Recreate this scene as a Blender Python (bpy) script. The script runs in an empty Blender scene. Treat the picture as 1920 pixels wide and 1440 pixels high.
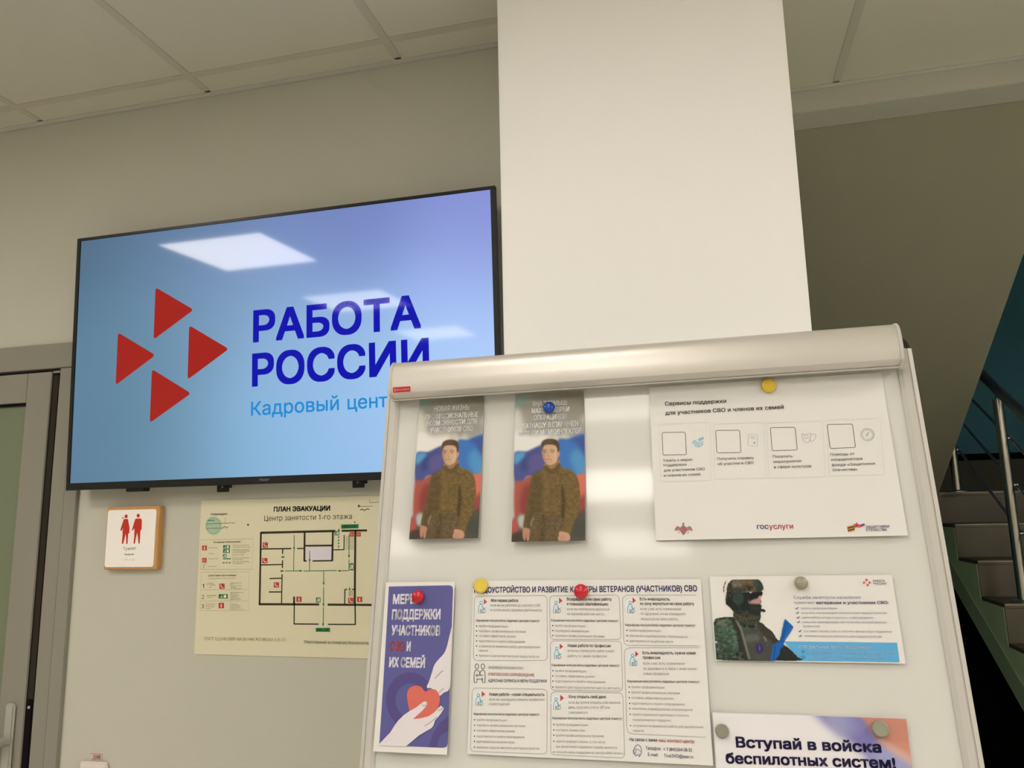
import bpy, bmesh, math, random
import numpy as np
from mathutils import Matrix, Vector

C = bpy.context.scene.collection
random.seed(7)
RNG = np.random.default_rng(7)

# ------------------------------------------------------------------ camera, world, exposure
F = 1433.17                                   # focal length in pixels of the 1920 px wide frame
YAW, PITCH, ROLL = 0.24348, 0.16968, -0.02138
EYE = 1.528
CAM = np.array([0.0, 0.0, EYE])
_cy, _sy, _cp, _sp = math.cos(YAW), math.sin(YAW), math.cos(PITCH), math.sin(PITCH)
FWD = np.array([-_sy*_cp, _cy*_cp, _sp])
_r = np.array([_cy, _sy, 0.0]); _u = np.cross(_r, FWD)
RIGHT = _r*math.cos(ROLL) + _u*math.sin(ROLL)
UP = -_r*math.sin(ROLL) + _u*math.cos(ROLL)
cam_data = bpy.data.cameras.new('camera')
cam_data.sensor_width = 36.0
cam_data.lens = F/1920*36.0
cam_data.clip_start = 0.02
cam = bpy.data.objects.new('camera', cam_data)
C.objects.link(cam)
cam.matrix_world = Matrix([[RIGHT[0], UP[0], -FWD[0], CAM[0]], [RIGHT[1], UP[1], -FWD[1], CAM[1]],
                           [RIGHT[2], UP[2], -FWD[2], CAM[2]], [0, 0, 0, 1]])
sc = bpy.context.scene
sc.camera = cam
world = bpy.data.worlds.new('world'); sc.world = world
world.use_nodes = True
world.node_tree.nodes['Background'].inputs[0].default_value = (0.02, 0.022, 0.025, 1)
world.node_tree.nodes['Background'].inputs[1].default_value = 0.2
sc.view_settings.view_transform = 'Standard'
sc.view_settings.look = 'None'
sc.view_settings.gamma = 1.0
sc.view_settings.use_curve_mapping = False
sc.view_settings.exposure = 0.0
sc.cycles.diffuse_bounces = 7
sc.cycles.max_bounces = 12
PANEL_LIGHT = 31.0                              # radiance of a ceiling panel
PANEL_TINT = (1.0, 0.918, 0.84)

# ------------------------------------------------------------------ colour and material helpers
def lin1(v):
    v = v/255.0
    return v/12.92 if v <= 0.04045 else ((v+0.055)/1.055)**2.4
def lin(c): return tuple(lin1(v) for v in c)
PAPER_SEEN = lin((226, 217, 200))              # how white paper reads under these lamps
def pigment(c, white=0.60):                    # the printed colour itself, with the warm lamp light taken out
    return tuple(min(0.9, max(0.004, a/b*white)) for a, b in zip(lin(c), PAPER_SEEN))
_mats = {}
def mat(name, col, rough=0.6, spec=0.3, metal=0.0, coat=0.0, coat_rough=0.05, bump=0.0, bscale=200.0,
        mottle=0.0, mscale=3.0, emit=None, estr=0.0, trans=0.0, ior=1.45, aniso=None):
    if name in _mats: return _mats[name]
    m = bpy.data.materials.new(name); m.use_nodes = True
    nt = m.node_tree; b = nt.nodes['Principled BSDF']
    b.inputs['Base Color'].default_value = (*col, 1)
    b.inputs['Roughness'].default_value = rough
    b.inputs['Specular IOR Level'].default_value = spec
    b.inputs['Metallic'].default_value = metal
    b.inputs['Coat Weight'].default_value = coat
    b.inputs['Coat Roughness'].default_value = coat_rough
    b.inputs['IOR'].default_value = ior
    b.inputs['Transmission Weight'].default_value = trans
    if emit:
        b.inputs['Emission Color'].default_value = (*emit, 1); b.inputs['Emission Strength'].default_value = estr
    if bump or mottle:
        tc = nt.nodes.new('ShaderNodeTexCoord')
    if bump:
        n = nt.nodes.new('ShaderNodeTexNoise'); n.inputs['Scale'].default_value = bscale; n.inputs['Detail'].default_value = 4
        mp = nt.nodes.new('ShaderNodeMapping')
        if aniso: mp.inputs['Scale'].default_value = aniso
        nt.links.new(tc.outputs['Object'], mp.inputs['Vector']); nt.links.new(mp.outputs['Vector'], n.inputs['Vector'])
        bp = nt.nodes.new('ShaderNodeBump'); bp.inputs['Strength'].default_value = bump; bp.inputs['Distance'].default_value = 0.002
        nt.links.new(n.outputs['Fac'], bp.inputs['Height']); nt.links.new(bp.outputs['Normal'], b.inputs['Normal'])
    if mottle:
        n2 = nt.nodes.new('ShaderNodeTexNoise'); n2.inputs['Scale'].default_value = mscale; n2.inputs['Detail'].default_value = 5
        nt.links.new(tc.outputs['Object'], n2.inputs['Vector'])
        mx = nt.nodes.new('ShaderNodeMix'); mx.data_type = 'RGBA'
        mx.inputs['A'].default_value = (*[c*(1-mottle) for c in col], 1); mx.inputs['B'].default_value = (*[min(1, c*(1+mottle)) for c in col], 1)
        nt.links.new(n2.outputs['Fac'], mx.inputs['Factor']); nt.links.new(mx.outputs['Result'], b.inputs['Base Color'])
    _mats[name] = m
    return m
INK = 0.60
def ink(c, white=None, rough=0.55):
    white = white or INK
    return mat('ink_%d_%d_%d_%d' % (*c, round(white*100)), pigment(c, white), rough=rough, spec=0.25)
def attr_mat(name, emission=False, rough=0.5, spec=0.3):
    m = bpy.data.materials.new(name); m.use_nodes = True
    nt = m.node_tree; b = nt.nodes['Principled BSDF']
    a = nt.nodes.new('ShaderNodeAttribute'); a.attribute_name = 'Col'
    b.inputs['Roughness'].default_value = rough; b.inputs['Specular IOR Level'].default_value = spec
    if emission:
        b.inputs['Base Color'].default_value = (0.01, 0.01, 0.012, 1)
        nt.links.new(a.outputs['Color'], b.inputs['Emission Color']); b.inputs['Emission Strength'].default_value = 1.0
    else:
        nt.links.new(a.outputs['Color'], b.inputs['Base Color'])
    return m

# ------------------------------------------------------------------ mesh helpers
class MB:
    def __init__(self): self.v, self.f, self.m = [], [], []
    def add(self, vs, fs, mi=0):
        o = len(self.v); self.v += [tuple(p) for p in vs]
        for q in fs: self.f.append(tuple(o+i for i in q)); self.m.append(mi)
    def box(self, a, b, mi=0):
        (x0, y0, z0), (x1, y1, z1) = a, b
        self.add([(x0,y0,z0),(x1,y0,z0),(x1,y1,z0),(x0,y1,z0),(x0,y0,z1),(x1,y0,z1),(x1,y1,z1),(x0,y1,z1)],
                 [(0,3,2,1),(4,5,6,7),(0,1,5,4),(1,2,6,5),(2,3,7,6),(3,0,4,7)], mi); return self
    def prism(self, poly, ax, a, b, mi=0):
        # poly: 2-D outline; ax: axis of extrusion; the two other axes in cyclic order
        n = len(poly)
        def P(p, t): 
            if ax == 0: return (t, p[0], p[1])
            if ax == 1: return (p[0], t, p[1])
            return (p[0], p[1], t)
        vs = [P(p, a) for p in poly] + [P(p, b) for p in poly]
        fs = [tuple(range(n))[::-1], tuple(range(n, 2*n))] + [(i, (i+1) % n, n+(i+1) % n, n+i) for i in range(n)]
        self.add(vs, fs, mi); return self
    def lathe(self, prof, axis_o, axis_d, seg=32, mi=0):
        d = Vector(axis_d).normalized(); s = d.orthogonal().normalized(); t = d.cross(s); o = Vector(axis_o)
        vs = []; fs = []
        for r, h in prof:
            for k in range(seg):
                a = 2*math.pi*k/seg
                vs.append(o + d*h + (s*math.cos(a)+t*math.sin(a))*r)
        n = len(prof)
        for i in range(n-1):
            for k in range(seg):
                k2 = (k+1) % seg
                fs.append((i*seg+k, i*seg+k2, (i+1)*seg+k2, (i+1)*seg+k))
        fs.append(tuple(range(seg))[::-1]); fs.append(tuple((n-1)*seg+k for k in range(seg)))
        self.add(vs, fs, mi); return self
    def tube(self, a, b, r, seg=20, mi=0):
        a, b = Vector(a), Vector(b)
        return self.lathe([(r, 0), (r, (b-a).length)], a, b-a, seg, mi)
    def build(self, name, mats, parent=None, smooth=False, bevel=0.0, bseg=2, loc=None, rot=None):
        me = bpy.data.meshes.new(name); me.from_pydata(self.v, [], self.f)
        mats = mats if isinstance(mats, (list, tuple)) else [mats]
        for m in mats: me.materials.append(m)
        me.polygons.foreach_set('material_index', self.m)
        bm = bmesh.new(); bm.from_mesh(me)
        bmesh.ops.recalc_face_normals(bm, faces=bm.faces)
        if bevel:
            es = [e for e in bm.edges if len(e.link_faces) == 2 and e.calc_face_angle(0) > 0.5]
            bmesh.ops.bevel(bm, geom=es, offset=bevel, segments=bseg, affect='EDGES', clamp_overlap=True)
        bm.to_mesh(me); bm.free()
        if smooth:
            for p in me.polygons: p.use_smooth = True
            me.set_sharp_from_angle(angle=math.radians(35))
        o = bpy.data.objects.new(name, me); C.objects.link(o)
        if parent: o.parent = parent
        if loc: o.location = loc
        if rot: o.rotation_euler = rot
        return o
def thing(name, label, cat, group=None, M=None):
    o = bpy.data.objects.new(name, None); C.objects.link(o); o.empty_display_size = 0.1
    if M is not None: o.matrix_world = M
    return tag(o, label, cat, group)
def tag(o, label, cat, group=None, kind=None):
    o['label'] = label; o['category'] = cat
    if group: o['group'] = group
    if kind: o['kind'] = kind
    return o
def struct(o):
    o['kind'] = 'structure'; return o
def copy_tree(o, parent=None):
    c = o.copy(); C.objects.link(c)
    if parent: c.parent = parent
    for ch in [x for x in o.children]: copy_tree(ch, c)
    return c

# ------------------------------------------------------------------ planes of the place, measured from the photograph
def ray(p): return ((p[0]-960)/F)*RIGHT + ((720-p[1])/F)*UP + FWD
def on_y(p, Y): d = ray(p); return CAM + d*(Y/d[1])
def on_x(p, X): d = ray(p); return CAM + d*(X/d[0])
def pix(P):
    P = np.asarray(P, float)-CAM
    w = P@FWD
    return np.stack([960+F*(P@RIGHT)/w, 720-F*(P@UP)/w], -1)
class Frame:
    """A local frame standing in the room: x right, y up, z out of the surface."""
    def __init__(s, o, x, y):
        s.o = np.array(o, float); s.x = np.array(x, float); s.x /= np.linalg.norm(s.x)
        y = np.array(y, float); y = y - s.x*(y@s.x); s.y = y/np.linalg.norm(y); s.z = np.cross(s.x, s.y)
    def M(s): return Matrix([[s.x[i], s.y[i], s.z[i], s.o[i]] for i in range(3)] + [[0, 0, 0, 1]])
    def at(s, p, w=0.0):
        o = s.o + s.z*w - CAM; d = ray(p); P = d*((o@s.z)/(d@s.z)) - o
        return np.array([P@s.x, P@s.y])
    def pt(s, x, y, z=0.0): return s.o + s.x*x + s.y*y + s.z*z
    def sub(s, x, y, z=0.0, rot=0.0):
        c, n = math.cos(rot), math.sin(rot)
        return Frame(s.pt(x, y, z), s.x*c+s.y*n, -s.x*n+s.y*c)

# ------------------------------------------------------------------ lettering and flat print
_txt = {}
from mathutils.geometry import delaunay_2d_cdt
def text_geo(s, bold=0.0):
    """Filled lettering: outlines of the built-in font, triangulated with a winding test."""
    k = (s, bold)
    if k in _txt: return _txt[k]
    if bold > 0:                                # heavier weight: the outline printed around itself
        v, f = text_geo(s, 0.0); n = len(v); vs = []; fs = []
        st_ = (-1, 0, 1) if bold >= 0.028 else (-1, 1)
        for i, d in enumerate([(a, b) for a in st_ for b in st_]):
            vs.append(v+np.array(d)*bold*0.92 if n else v); fs += [tuple(j+i*n for j in q) for q in f]
        _txt[k] = (np.concatenate(vs), fs)
        return _txt[k]
    cu = bpy.data.curves.new('lettering', 'FONT'); cu.body = s; cu.size = 1.0; cu.resolution_u = 3; cu.offset = 0.0
    cu.fill_mode = 'NONE'
    ob = bpy.data.objects.new('lettering', cu); C.objects.link(ob)
    dg = bpy.context.evaluated_depsgraph_get(); dg.update()
    me = bpy.data.meshes.new_from_object(ob.evaluated_get(dg))
    P = np.array([tuple(p.co)[:2] for p in me.vertices]) if len(me.vertices) else np.zeros((0, 2))
    E_ = [tuple(e.vertices) for e in me.edges]
    bpy.data.objects.remove(ob); bpy.data.curves.remove(cu); bpy.data.meshes.remove(me)
    if not len(P): _txt[k] = (P, []); return _txt[k]
    loops = []; start = 0; nxt = {}
    for p, q in E_:
        if abs(p-q) == 1: nxt[min(p, q)] = max(p, q)
    cur = [0]
    for i in range(len(P)):
        if i in nxt and nxt[i] == i+1: cur.append(i+1)
        else:
            loops.append(cur); cur = [i+1]
    loops = [l for l in loops if len(l) > 2]
    if '1' in s:                                # this font's figure one is a bare bar: give it its flag
        for l in list(loops):
            q = P[l]; wd, ht = np.ptp(q[:, 0]), np.ptp(q[:, 1])
            if len(l) == 4 and ht > .6 and .08 < wd < .11:
                x = q[:, 0].min(); n0 = len(P)
                P = np.concatenate([P, [(x+.05, .682), (x-.135, .575), (x-.135, .480), (x+.05, .590)]]); loops.append([n0, n0+1, n0+2, n0+3])
    box = [(P[l, 0].min(), P[l, 0].max()) for l in loops]
    order = sorted(range(len(loops)), key=lambda i: box[i][0]); groups = []; hi = -1e9
    for i in order:
        if box[i][0] > hi: groups.append([]); hi = box[i][1]
        groups[-1].append(i); hi = max(hi, box[i][1])
    V, Fc = [], []
    for g_ in groups:
        co, ed = [], []
        for i in g_:
            o = len(co); n = len(loops[i]); co += [Vector(P[j]) for j in loops[i]]; ed += [(o+t, o+(t+1) % n) for t in range(n)]
        vv, _, ff, _, _, _ = delaunay_2d_cdt(co, ed, [], 0, 1e-5)
        vv = np.array([tuple(q) for q in vv]); ff = np.array([tuple(q) for q in ff])
        c = vv[ff].mean(1)
        wn = np.zeros(len(c))
        for i in g_:
            L = P[loops[i]]; A_, B_ = L, np.roll(L, -1, 0)
            ya, yb = A_[None, :, 1], B_[None, :, 1]; y = c[:, 1:2]
            side = (B_[None, :, 0]-A_[None, :, 0])*(y-ya)-(c[:, 0:1]-A_[None, :, 0])*(yb-ya)
            wn += ((ya <= y) & (yb > y) & (side > 0)).sum(1)-((ya > y) & (yb <= y) & (side < 0)).sum(1)
        o = len(V); keep = np.abs(wn) > 0.5
        V += [tuple(q) for q in vv]; Fc += [tuple(int(o+j) for j in q) for q in ff[keep]]
    _txt[k] = (np.array(V), Fc)
    return _txt[k]
def capheight(bold):
    v, _ = text_geo('Н', bold); return v[:, 1].max()
def spline(pts, n=6, closed=True):
    pts = [np.array(p, float) for p in pts]; N = len(pts); out = []
    for i in range(N if closed else N-1):
        if closed: a, b, c, d = pts[i-1], pts[i], pts[(i+1) % N], pts[(i+2) % N]
        else: a, b, c, d = pts[max(i-1, 0)], pts[i], pts[i+1], pts[min(i+2, N-1)]
        for k in range(n):
            t = k/n
            out.append(0.5*((2*b)+(-a+c)*t+(2*a-5*b+4*c-d)*t*t+(-a+3*b-3*c+d)*t**3))
    if not closed: out.append(pts[-1])
    return out
def rounded(poly, r, n=5):
    out = []; N = len(poly); poly = [np.array(p, float) for p in poly]
    for i in range(N):
        a, b, c = poly[i-1], poly[i], poly[(i+1) % N]
        u = (a-b)/np.linalg.norm(a-b); w = (c-b)/np.linalg.norm(c-b)
        rr = min(r, np.linalg.norm(a-b)*.48, np.linalg.norm(c-b)*.48)
        p0, p1 = b+u*rr, b+w*rr
        for k in range(n+1):
            t = k/n; out.append((1-t)**2*p0+2*t*(1-t)*b+t*t*p1)
    return out
class Print:
    """Flat printing on a frame; coordinates are those of a close-up (x0, y0, scale) of the photograph."""
    LIFT = 0.00016
    def __init__(s, fr, zoom=(0, 0, 1.0), base=0.0004, w=0.0, deform=None):
        s.fr, s.z, s.base, s.w, s.deform = fr, zoom, base, w, deform
        s.v, s.f, s.m, s.mats = [], [], [], []
    def L(s, p): return s.fr.at((s.z[0]+p[0]/s.z[2], s.z[1]+p[1]/s.z[2]), s.w)
    def _mi(s, m):
        if m not in s.mats: s.mats.append(m)
        return s.mats.index(m)
    def raw(s, vs, fs, m, lvl=1):
        o = len(s.v); z = s.base + lvl*s.LIFT; mi = s._mi(m)
        s.v += [(p[0], p[1], z) for p in vs]
        for q in fs: s.f.append(tuple(o+i for i in q)); s.m.append(mi)
    def poly(s, pts, m, lvl=1):
        vs = [s.L(p) for p in pts]; s.raw(vs, [tuple(range(len(vs)))], m, lvl)
    def quad_local(s, x0, y0, x1, y1, m, lvl=1, n=1):
        vs = []; fs = []
        for j in range(n+1):
            for i in range(n+1): vs.append((x0+(x1-x0)*i/n, y0+(y1-y0)*j/n))
        for j in range(n):
            for i in range(n): a = j*(n+1)+i; fs.append((a, a+1, a+n+2, a+n+1))
        s.raw(vs, fs, m, lvl)
    def line(s, pts, w, m, lvl=1, closed=False):
        """Stroke of a polyline; w in close-up pixels."""
        P = [s.L(p) for p in pts]; hw = w/s.z[2]*0.5*s.unit()
        n = len(P); rng = range(n if closed else n-1)
        A, B = [], []
        for i in range(n):
            if closed: a, c = P[i-1], P[(i+1) % n]
            else: a, c = P[max(i-1, 0)], P[min(i+1, n-1)]
            d = c-a; d = d/(np.linalg.norm(d)+1e-12); nn = np.array([-d[1], d[0]])
            A.append(P[i]+nn*hw); B.append(P[i]-nn*hw)
        vs = A+B
        s.raw(vs, [(i, (i+1) % n, n+(i+1) % n, n+i) for i in rng], m, lvl)
    def unit(s):
        c = s.fr.o; p = pix(c); return float(np.linalg.norm(s.fr.at(p+np.array([1.0, 0]), s.w)-s.fr.at(p, s.w)))
    def circle(s, c, r, m, lvl=1, n=24, ry=None):
        ry = ry or r
        s.poly([(c[0]+r*math.cos(2*math.pi*k/n), c[1]+ry*math.sin(2*math.pi*k/n)) for k in range(n)], m, lvl)
    def ring(s, c, r, w, m, lvl=1, n=24, ry=None, a0=0, a1=2*math.pi):
        ry = ry or r; cl = abs(a1-a0-2*math.pi) < 1e-6
        k = n if cl else n+1
        s.line([(c[0]+r*math.cos(a0+(a1-a0)*i/n), c[1]+ry*math.sin(a0+(a1-a0)*i/n)) for i in range(k)], w, m, lvl, closed=cl)
    def text(s, t, x0, y0, x1, cap, m, bold=0, y1=None, lvl=2, ref=None):
        """Baseline from (x0, y0) to (x1, y1); cap = height of the capitals, close-up pixels."""
        bo = bold if isinstance(bold, float) else (0.024 if bold else 0.0)
        v, f = text_geo(t, bo)
        if not len(v): return
        rv = text_geo(ref, bo)[0] if ref else v
        a = s.L((x0, y0)); b = s.L((x1, y0 if y1 is None else y1))
        if y1 is None: ex = np.array([1.0, 0]); W = b[0]-a[0]
        else: ex = (b-a); W = np.linalg.norm(ex); ex = ex/W
        ey = np.array([-ex[1], ex[0]])
        H = np.linalg.norm(s.L((x0, y0-cap))-a)
        mn, mx = rv[:, 0].min(), rv[:, 0].max(); sx = W/(mx-mn); sy = H/capheight(bo)
        vs = [a + ex*((p[0]-mn)*sx) + ey*(p[1]*sy) for p in v]
        s.raw(vs, f, m, lvl)
    def build(s, name, parent):
        me = bpy.data.meshes.new(name)
        me.from_pydata(s.v, [], s.f)
        for m in s.mats: me.materials.append(m)
        me.polygons.foreach_set('material_index', s.m)
        # every face turned to the front
        bm = bmesh.new(); bm.from_mesh(me)
        for fc in bm.faces:
            fc.normal_update()
            if fc.normal.z < 0: fc.normal_flip()
        if s.deform is not None:                # follow the curl of the sheet
            big = [fc for fc in bm.faces if max(e.calc_length() for e in fc.edges) > .010]
            if big: bmesh.ops.triangulate(bm, faces=big)
            for _ in range(6):
                es = [e for e in bm.edges if e.calc_length() > .010]
                if not es: break
                bmesh.ops.subdivide_edges(bm, edges=es, cuts=1)
                bmesh.ops.triangulate(bm, faces=[fc for fc in bm.faces if len(fc.verts) > 3 and max(e.calc_length() for e in fc.edges) > .004])
            for q in bm.verts: q.co.z += s.deform(q.co.x, q.co.y)
        bm.to_mesh(me); bm.free()
        o = bpy.data.objects.new(name, me); C.objects.link(o); o.parent = parent
        return o
def sheet_mesh(name, w, h, m, deform=None, n=14, thick=0.00025, parent=None, M=None, z0=0.0, r=0.0):
    """A sheet of paper from (0, 0) to (w, -h), with its own thickness and curl."""
    mb = MB(); vs = []
    k = n+1
    for lay in (0, 1):
        for j in range(k):
            for i in range(k):
                x, y = w*i/n, -h*j/n
                vs.append((x, y, z0 + (deform(x, y) if deform else 0.0) + (thick if lay == 0 else 0.0)))
    fs = []
    N = k*k
    for j in range(n):
        for i in range(n):
            a = j*k+i; fs.append((a, a+k, a+k+1, a+1)); fs.append((N+a, N+a+1, N+a+k+1, N+a+k))
    per = [i for i in range(k)] + [j*k+n for j in range(1, k)] + [n*k+i for i in range(n-1, -1, -1)] + [j*k for j in range(n-1, 0, -1)]
    for a, b in zip(per, per[1:]+per[:1]): fs.append((a, b, N+b, N+a))
    mb.add(vs, fs)
    o = mb.build(name, m, parent, smooth=True)
    if M is not None: o.matrix_world = M
    return o

# ------------------------------------------------------------------ printed pictures: a small painter for photographs on paper
class Canvas:
    def __init__(s, w, h, bg, ss=1.0):
        s.k = ss; s.W, s.H = int(w*ss), int(h*ss)
        s.a = np.zeros((s.H, s.W, 3)) + np.array(bg, float)
        s.yy, s.xx = np.mgrid[0:s.H, 0:s.W]
    def mask(s, pts, soft=0.0):
        P = np.array(pts, float)*s.k; pad = int(soft*s.k*4)+3; n = len(P)
        x0, x1 = int(max(0, P[:, 0].min()-pad)), int(min(s.W, P[:, 0].max()+pad+1))
        y0, y1 = int(max(0, P[:, 1].min()-pad)), int(min(s.H, P[:, 1].max()+pad+1))
        if x1 <= x0 or y1 <= y0: return None
        x, y = s.xx[y0:y1, x0:x1]+0.5, s.yy[y0:y1, x0:x1]+0.5
        m = np.zeros(x.shape, bool)
        for i in range(n):
            ax, ay = P[i]; bx_, by_ = P[(i+1) % n]
            if ay == by_: continue
            m ^= ((ay > y) != (by_ > y)) & (x < (bx_-ax)*(y-ay)/(by_-ay)+ax)
        m = m.astype(float)
        return (slice(y0, y1), slice(x0, x1)), (s.blur(m, soft*s.k) if soft else m)
    def blur(s, m, r):
        r = int(round(r))
        if r < 1: return m
        for _ in range(2):
            for ax in (0, 1):
                pad = [(0, 0)]*m.ndim; pad[ax] = (r+1, r)
                c = np.cumsum(np.pad(m, pad, mode='edge'), axis=ax)
                n = m.shape[ax]
                m = (np.take(c, range(2*r+1, 2*r+1+n), axis=ax)-np.take(c, range(0, n), axis=ax))/(2*r+1)
        return m
    def fill(s, pts, col, soft=1.5, op=1.0, smooth=True, noise=None):
        if smooth: pts = spline(pts, 5)
        r_ = s.mask(pts, soft)
        if r_ is None: return
        sl, m = r_[0], (r_[1]*op)[..., None]
        c = np.array(col, float)
        if noise is not None: c = c + noise[sl][..., None]*np.array(noise_tint)
        s.a[sl] = s.a[sl]*(1-m)+c*m
    def blob(s, c, r, col, soft=6, op=1.0, ry=None):
        ry = ry or r
        s.fill([(c[0]+r*math.cos(t), c[1]+ry*math.sin(t)) for t in np.linspace(0, 2*math.pi, 16, endpoint=False)], col, soft, op)
    def stroke(s, pts, w, col, soft=1.5, op=1.0):
        P = spline(pts, 5, closed=False); P = np.array(P); d = np.gradient(P, axis=0); d /= np.linalg.norm(d, axis=1)[:, None]+1e-9
        nn = np.stack([-d[:, 1], d[:, 0]], 1)*w/2
        s.fill(list(P+nn)+list((P-nn)[::-1]), col, soft, op, smooth=False)
    def grain(s, r, amp):
        n = RNG.normal(0, 1, (s.H, s.W)); n = s.blur(n, r*s.k); return n/n.std()*amp
    def at(s, x, y):
        x = np.clip(x*s.k-0.5, 0, s.W-1.001); y = np.clip(y*s.k-0.5, 0, s.H-1.001)
        i, j = x.astype(int), y.astype(int); fx, fy = (x-i)[:, None], (y-j)[:, None]
        a = s.a
        return (a[j, i]*(1-fx)+a[j, i+1]*fx)*(1-fy)+(a[j+1, i]*(1-fx)+a[j+1, i+1]*fx)*fy
noise_tint = (1.0, 0.95, 0.7)
def lin_arr(c):
    c = np.clip(c, 0, 255)/255.0
    return np.where(c <= 0.04045, c/12.92, ((c+0.055)/1.055)**2.4)
def photo_grid(name, fr, rect, n, m_, canvas, zoom, material, parent, z=0.0005, deform=None, emission=False, keep=None, w=0.0):
    x0, y0, x1, y1 = rect
    xs = np.linspace(x0, x1, n+1); ys = np.linspace(y0, y1, m_+1)
    X, Y = np.meshgrid(xs, ys); X = X.ravel(); Y = Y.ravel()
    P = fr.o + X[:, None]*fr.x + Y[:, None]*fr.y + fr.z*w
    q = pix(P)
    col = canvas((q[:, 0]-zoom[0])*zoom[2], (q[:, 1]-zoom[1])*zoom[2])
    col = lin_arr(col)
    if not emission: col = np.clip(col/np.array(PAPER_SEEN)*0.60, 0.004, 0.9)
    Z = np.array([z+(deform(a, b) if deform else 0) for a, b in zip(X, Y)])
    k = n+1
    fs = []
    for j in range(m_):
        for i in range(n):
            a = j*k+i
            if keep is not None and not (keep[a] and keep[a+1] and keep[a+k] and keep[a+k+1]): continue
            fs.append((a, a+1, a+k+1, a+k) if y1 > y0 else (a, a+k, a+k+1, a+1))
    me = bpy.data.meshes.new(name); me.from_pydata(list(zip(X.tolist(), Y.tolist(), Z.tolist())), [], fs)
    at = me.color_attributes.new('Col', 'FLOAT_COLOR', 'POINT')
    at.data.foreach_set('color', np.concatenate([col, np.ones((len(col), 1))], 1).astype(np.float32).ravel())
    me.materials.append(material)
    o = bpy.data.objects.new(name, me); C.objects.link(o); o.parent = parent
    return o

# ------------------------------------------------------------------ the room
WALL_Y, CEIL, FASCIA_Y, BEAM_BACK = 1.820, EYE+1.2457, 2.2866, 2.405
BEAM_Z = EYE+1.177
X0 = -1.9504                                    # a joint of the ceiling grid
ROOM_L, ROOM_R, ROOM_B = -4.2, 4.2, -6.0
m_wall = mat('wall_paint_beige', (0.465, 0.46, 0.39), rough=0.75, spec=0.2, bump=0.12, bscale=260, mottle=0.02, mscale=2)
m_white = mat('column_paint_white', (0.83, 0.83, 0.82), rough=0.6, spec=0.25, bump=0.06, bscale=260)
m_tile = mat('ceiling_tile', (0.545, 0.53, 0.44), rough=0.9, spec=0.1, bump=0.25, bscale=420, mottle=0.02, mscale=30)
m_grid = mat('ceiling_grid_metal', (0.46, 0.44, 0.37), rough=0.5, spec=0.3)
m_dark = mat('ceiling_void', (0.03, 0.028, 0.025), rough=0.9)
m_room = mat('room_paint_white', (0.84, 0.825, 0.78), rough=0.7, spec=0.2, bump=0.06, bscale=260)
m_floor = mat('floor_tile', (0.70, 0.68, 0.63), rough=0.35, spec=0.4, mottle=0.06, mscale=6)
m_trim = mat('trim_metal', (0.50, 0.49, 0.45), rough=0.5, spec=0.3)

struct(MB().box((ROOM_L-.1, ROOM_B-.1, -0.12), (ROOM_R+.1, BEAM_BACK, 0)).build('floor', m_floor))
DOOR_L, DOOR_R, DOOR_T = -2.86, -1.72, EYE+0.527
w = MB()
w.box((ROOM_L, WALL_Y, 0), (DOOR_L, WALL_Y+.16, CEIL+.10)).box((DOOR_L, WALL_Y, DOOR_T), (DOOR_R, WALL_Y+.16, CEIL+.10))
w.box((DOOR_R, WALL_Y, 0), (0.10, WALL_Y+.16, CEIL+.10))
struct(w.build('wall_back', m_wall))
struct(MB().box((ROOM_L-.1, ROOM_B, 0), (ROOM_L, WALL_Y+.16, CEIL+.1)).build('wall_left', m_wall))
struct(MB().box((ROOM_R, ROOM_B, 0), (ROOM_R+.1, BEAM_BACK, CEIL+.1)).build('wall_right', m_room))
struct(MB().box((ROOM_L, ROOM_B-.1, 0), (ROOM_R, ROOM_B, CEIL+.1)).build('wall_front', m_room))
# free-standing square column in front of the wall
COL_Y = 1.50
struct(MB().box((-0.389, COL_Y, 0), (0.2123, BEAM_BACK, CEIL+.06)).build('column', m_white, bevel=0.004))
# beam over the opening to the stairs
struct(MB().box((0.2123, FASCIA_Y, BEAM_Z), (ROOM_R, BEAM_BACK, CEIL+.30)).build('beam', m_wall, bevel=0.003))

# suspended ceiling: lay-in tiles, T-bars, wall angles, slab above
tiles = MB(); bars = MB()
ROW = 1.7114
bw, gap = 0.012, 0.009
xs = [X0+.6*k for k in range(-4, 12)]
ys = [ROW-.6*k for k in range(0, 14)]
def tile(x0, x1, y0, y1):
    tiles.box((x0+gap, y0+gap, CEIL+.0012), (x1-gap, y1-gap, CEIL+.014))
xe = [ROOM_L] + [x for x in xs if ROOM_L < x < ROOM_R] + [ROOM_R]
ye = [y for y in ys if y > ROOM_B] + [ROOM_B]
for a, b in zip(xe, xe[1:]):
    for y1, y0 in zip(ye, ye[1:]): tile(a, b, y0, y1)
    if b < 0.2: tile(a, b, ROW, WALL_Y+.006)
    elif a > 0.2: tile(a, b, ROW, FASCIA_Y+.006)
    else:
        tile(a, 0.2, ROW, WALL_Y+.006); tile(0.2, b, ROW, FASCIA_Y+.006)
for x in xs:
    if ROOM_L < x < ROOM_R:
        e = (WALL_Y if x < 0.2 else FASCIA_Y)-0.030
        bars.box((x-bw, ROOM_B, CEIL-.0006), (x+bw, e, CEIL+.0011))
for y in ye[:-1]: bars.box((ROOM_L, y-bw, CEIL-.0003), (ROOM_R, y+bw, CEIL+.0009))
ceil = struct(tiles.build('ceiling', m_tile))
g = struct(bars.build('ceiling_grid', m_grid, ceil)); 
g['kind'] = 'structure'
sl = MB().box((ROOM_L-.1, ROOM_B-.1, CEIL+.25), (ROOM_R+.1, FASCIA_Y, CEIL+.33))
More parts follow.
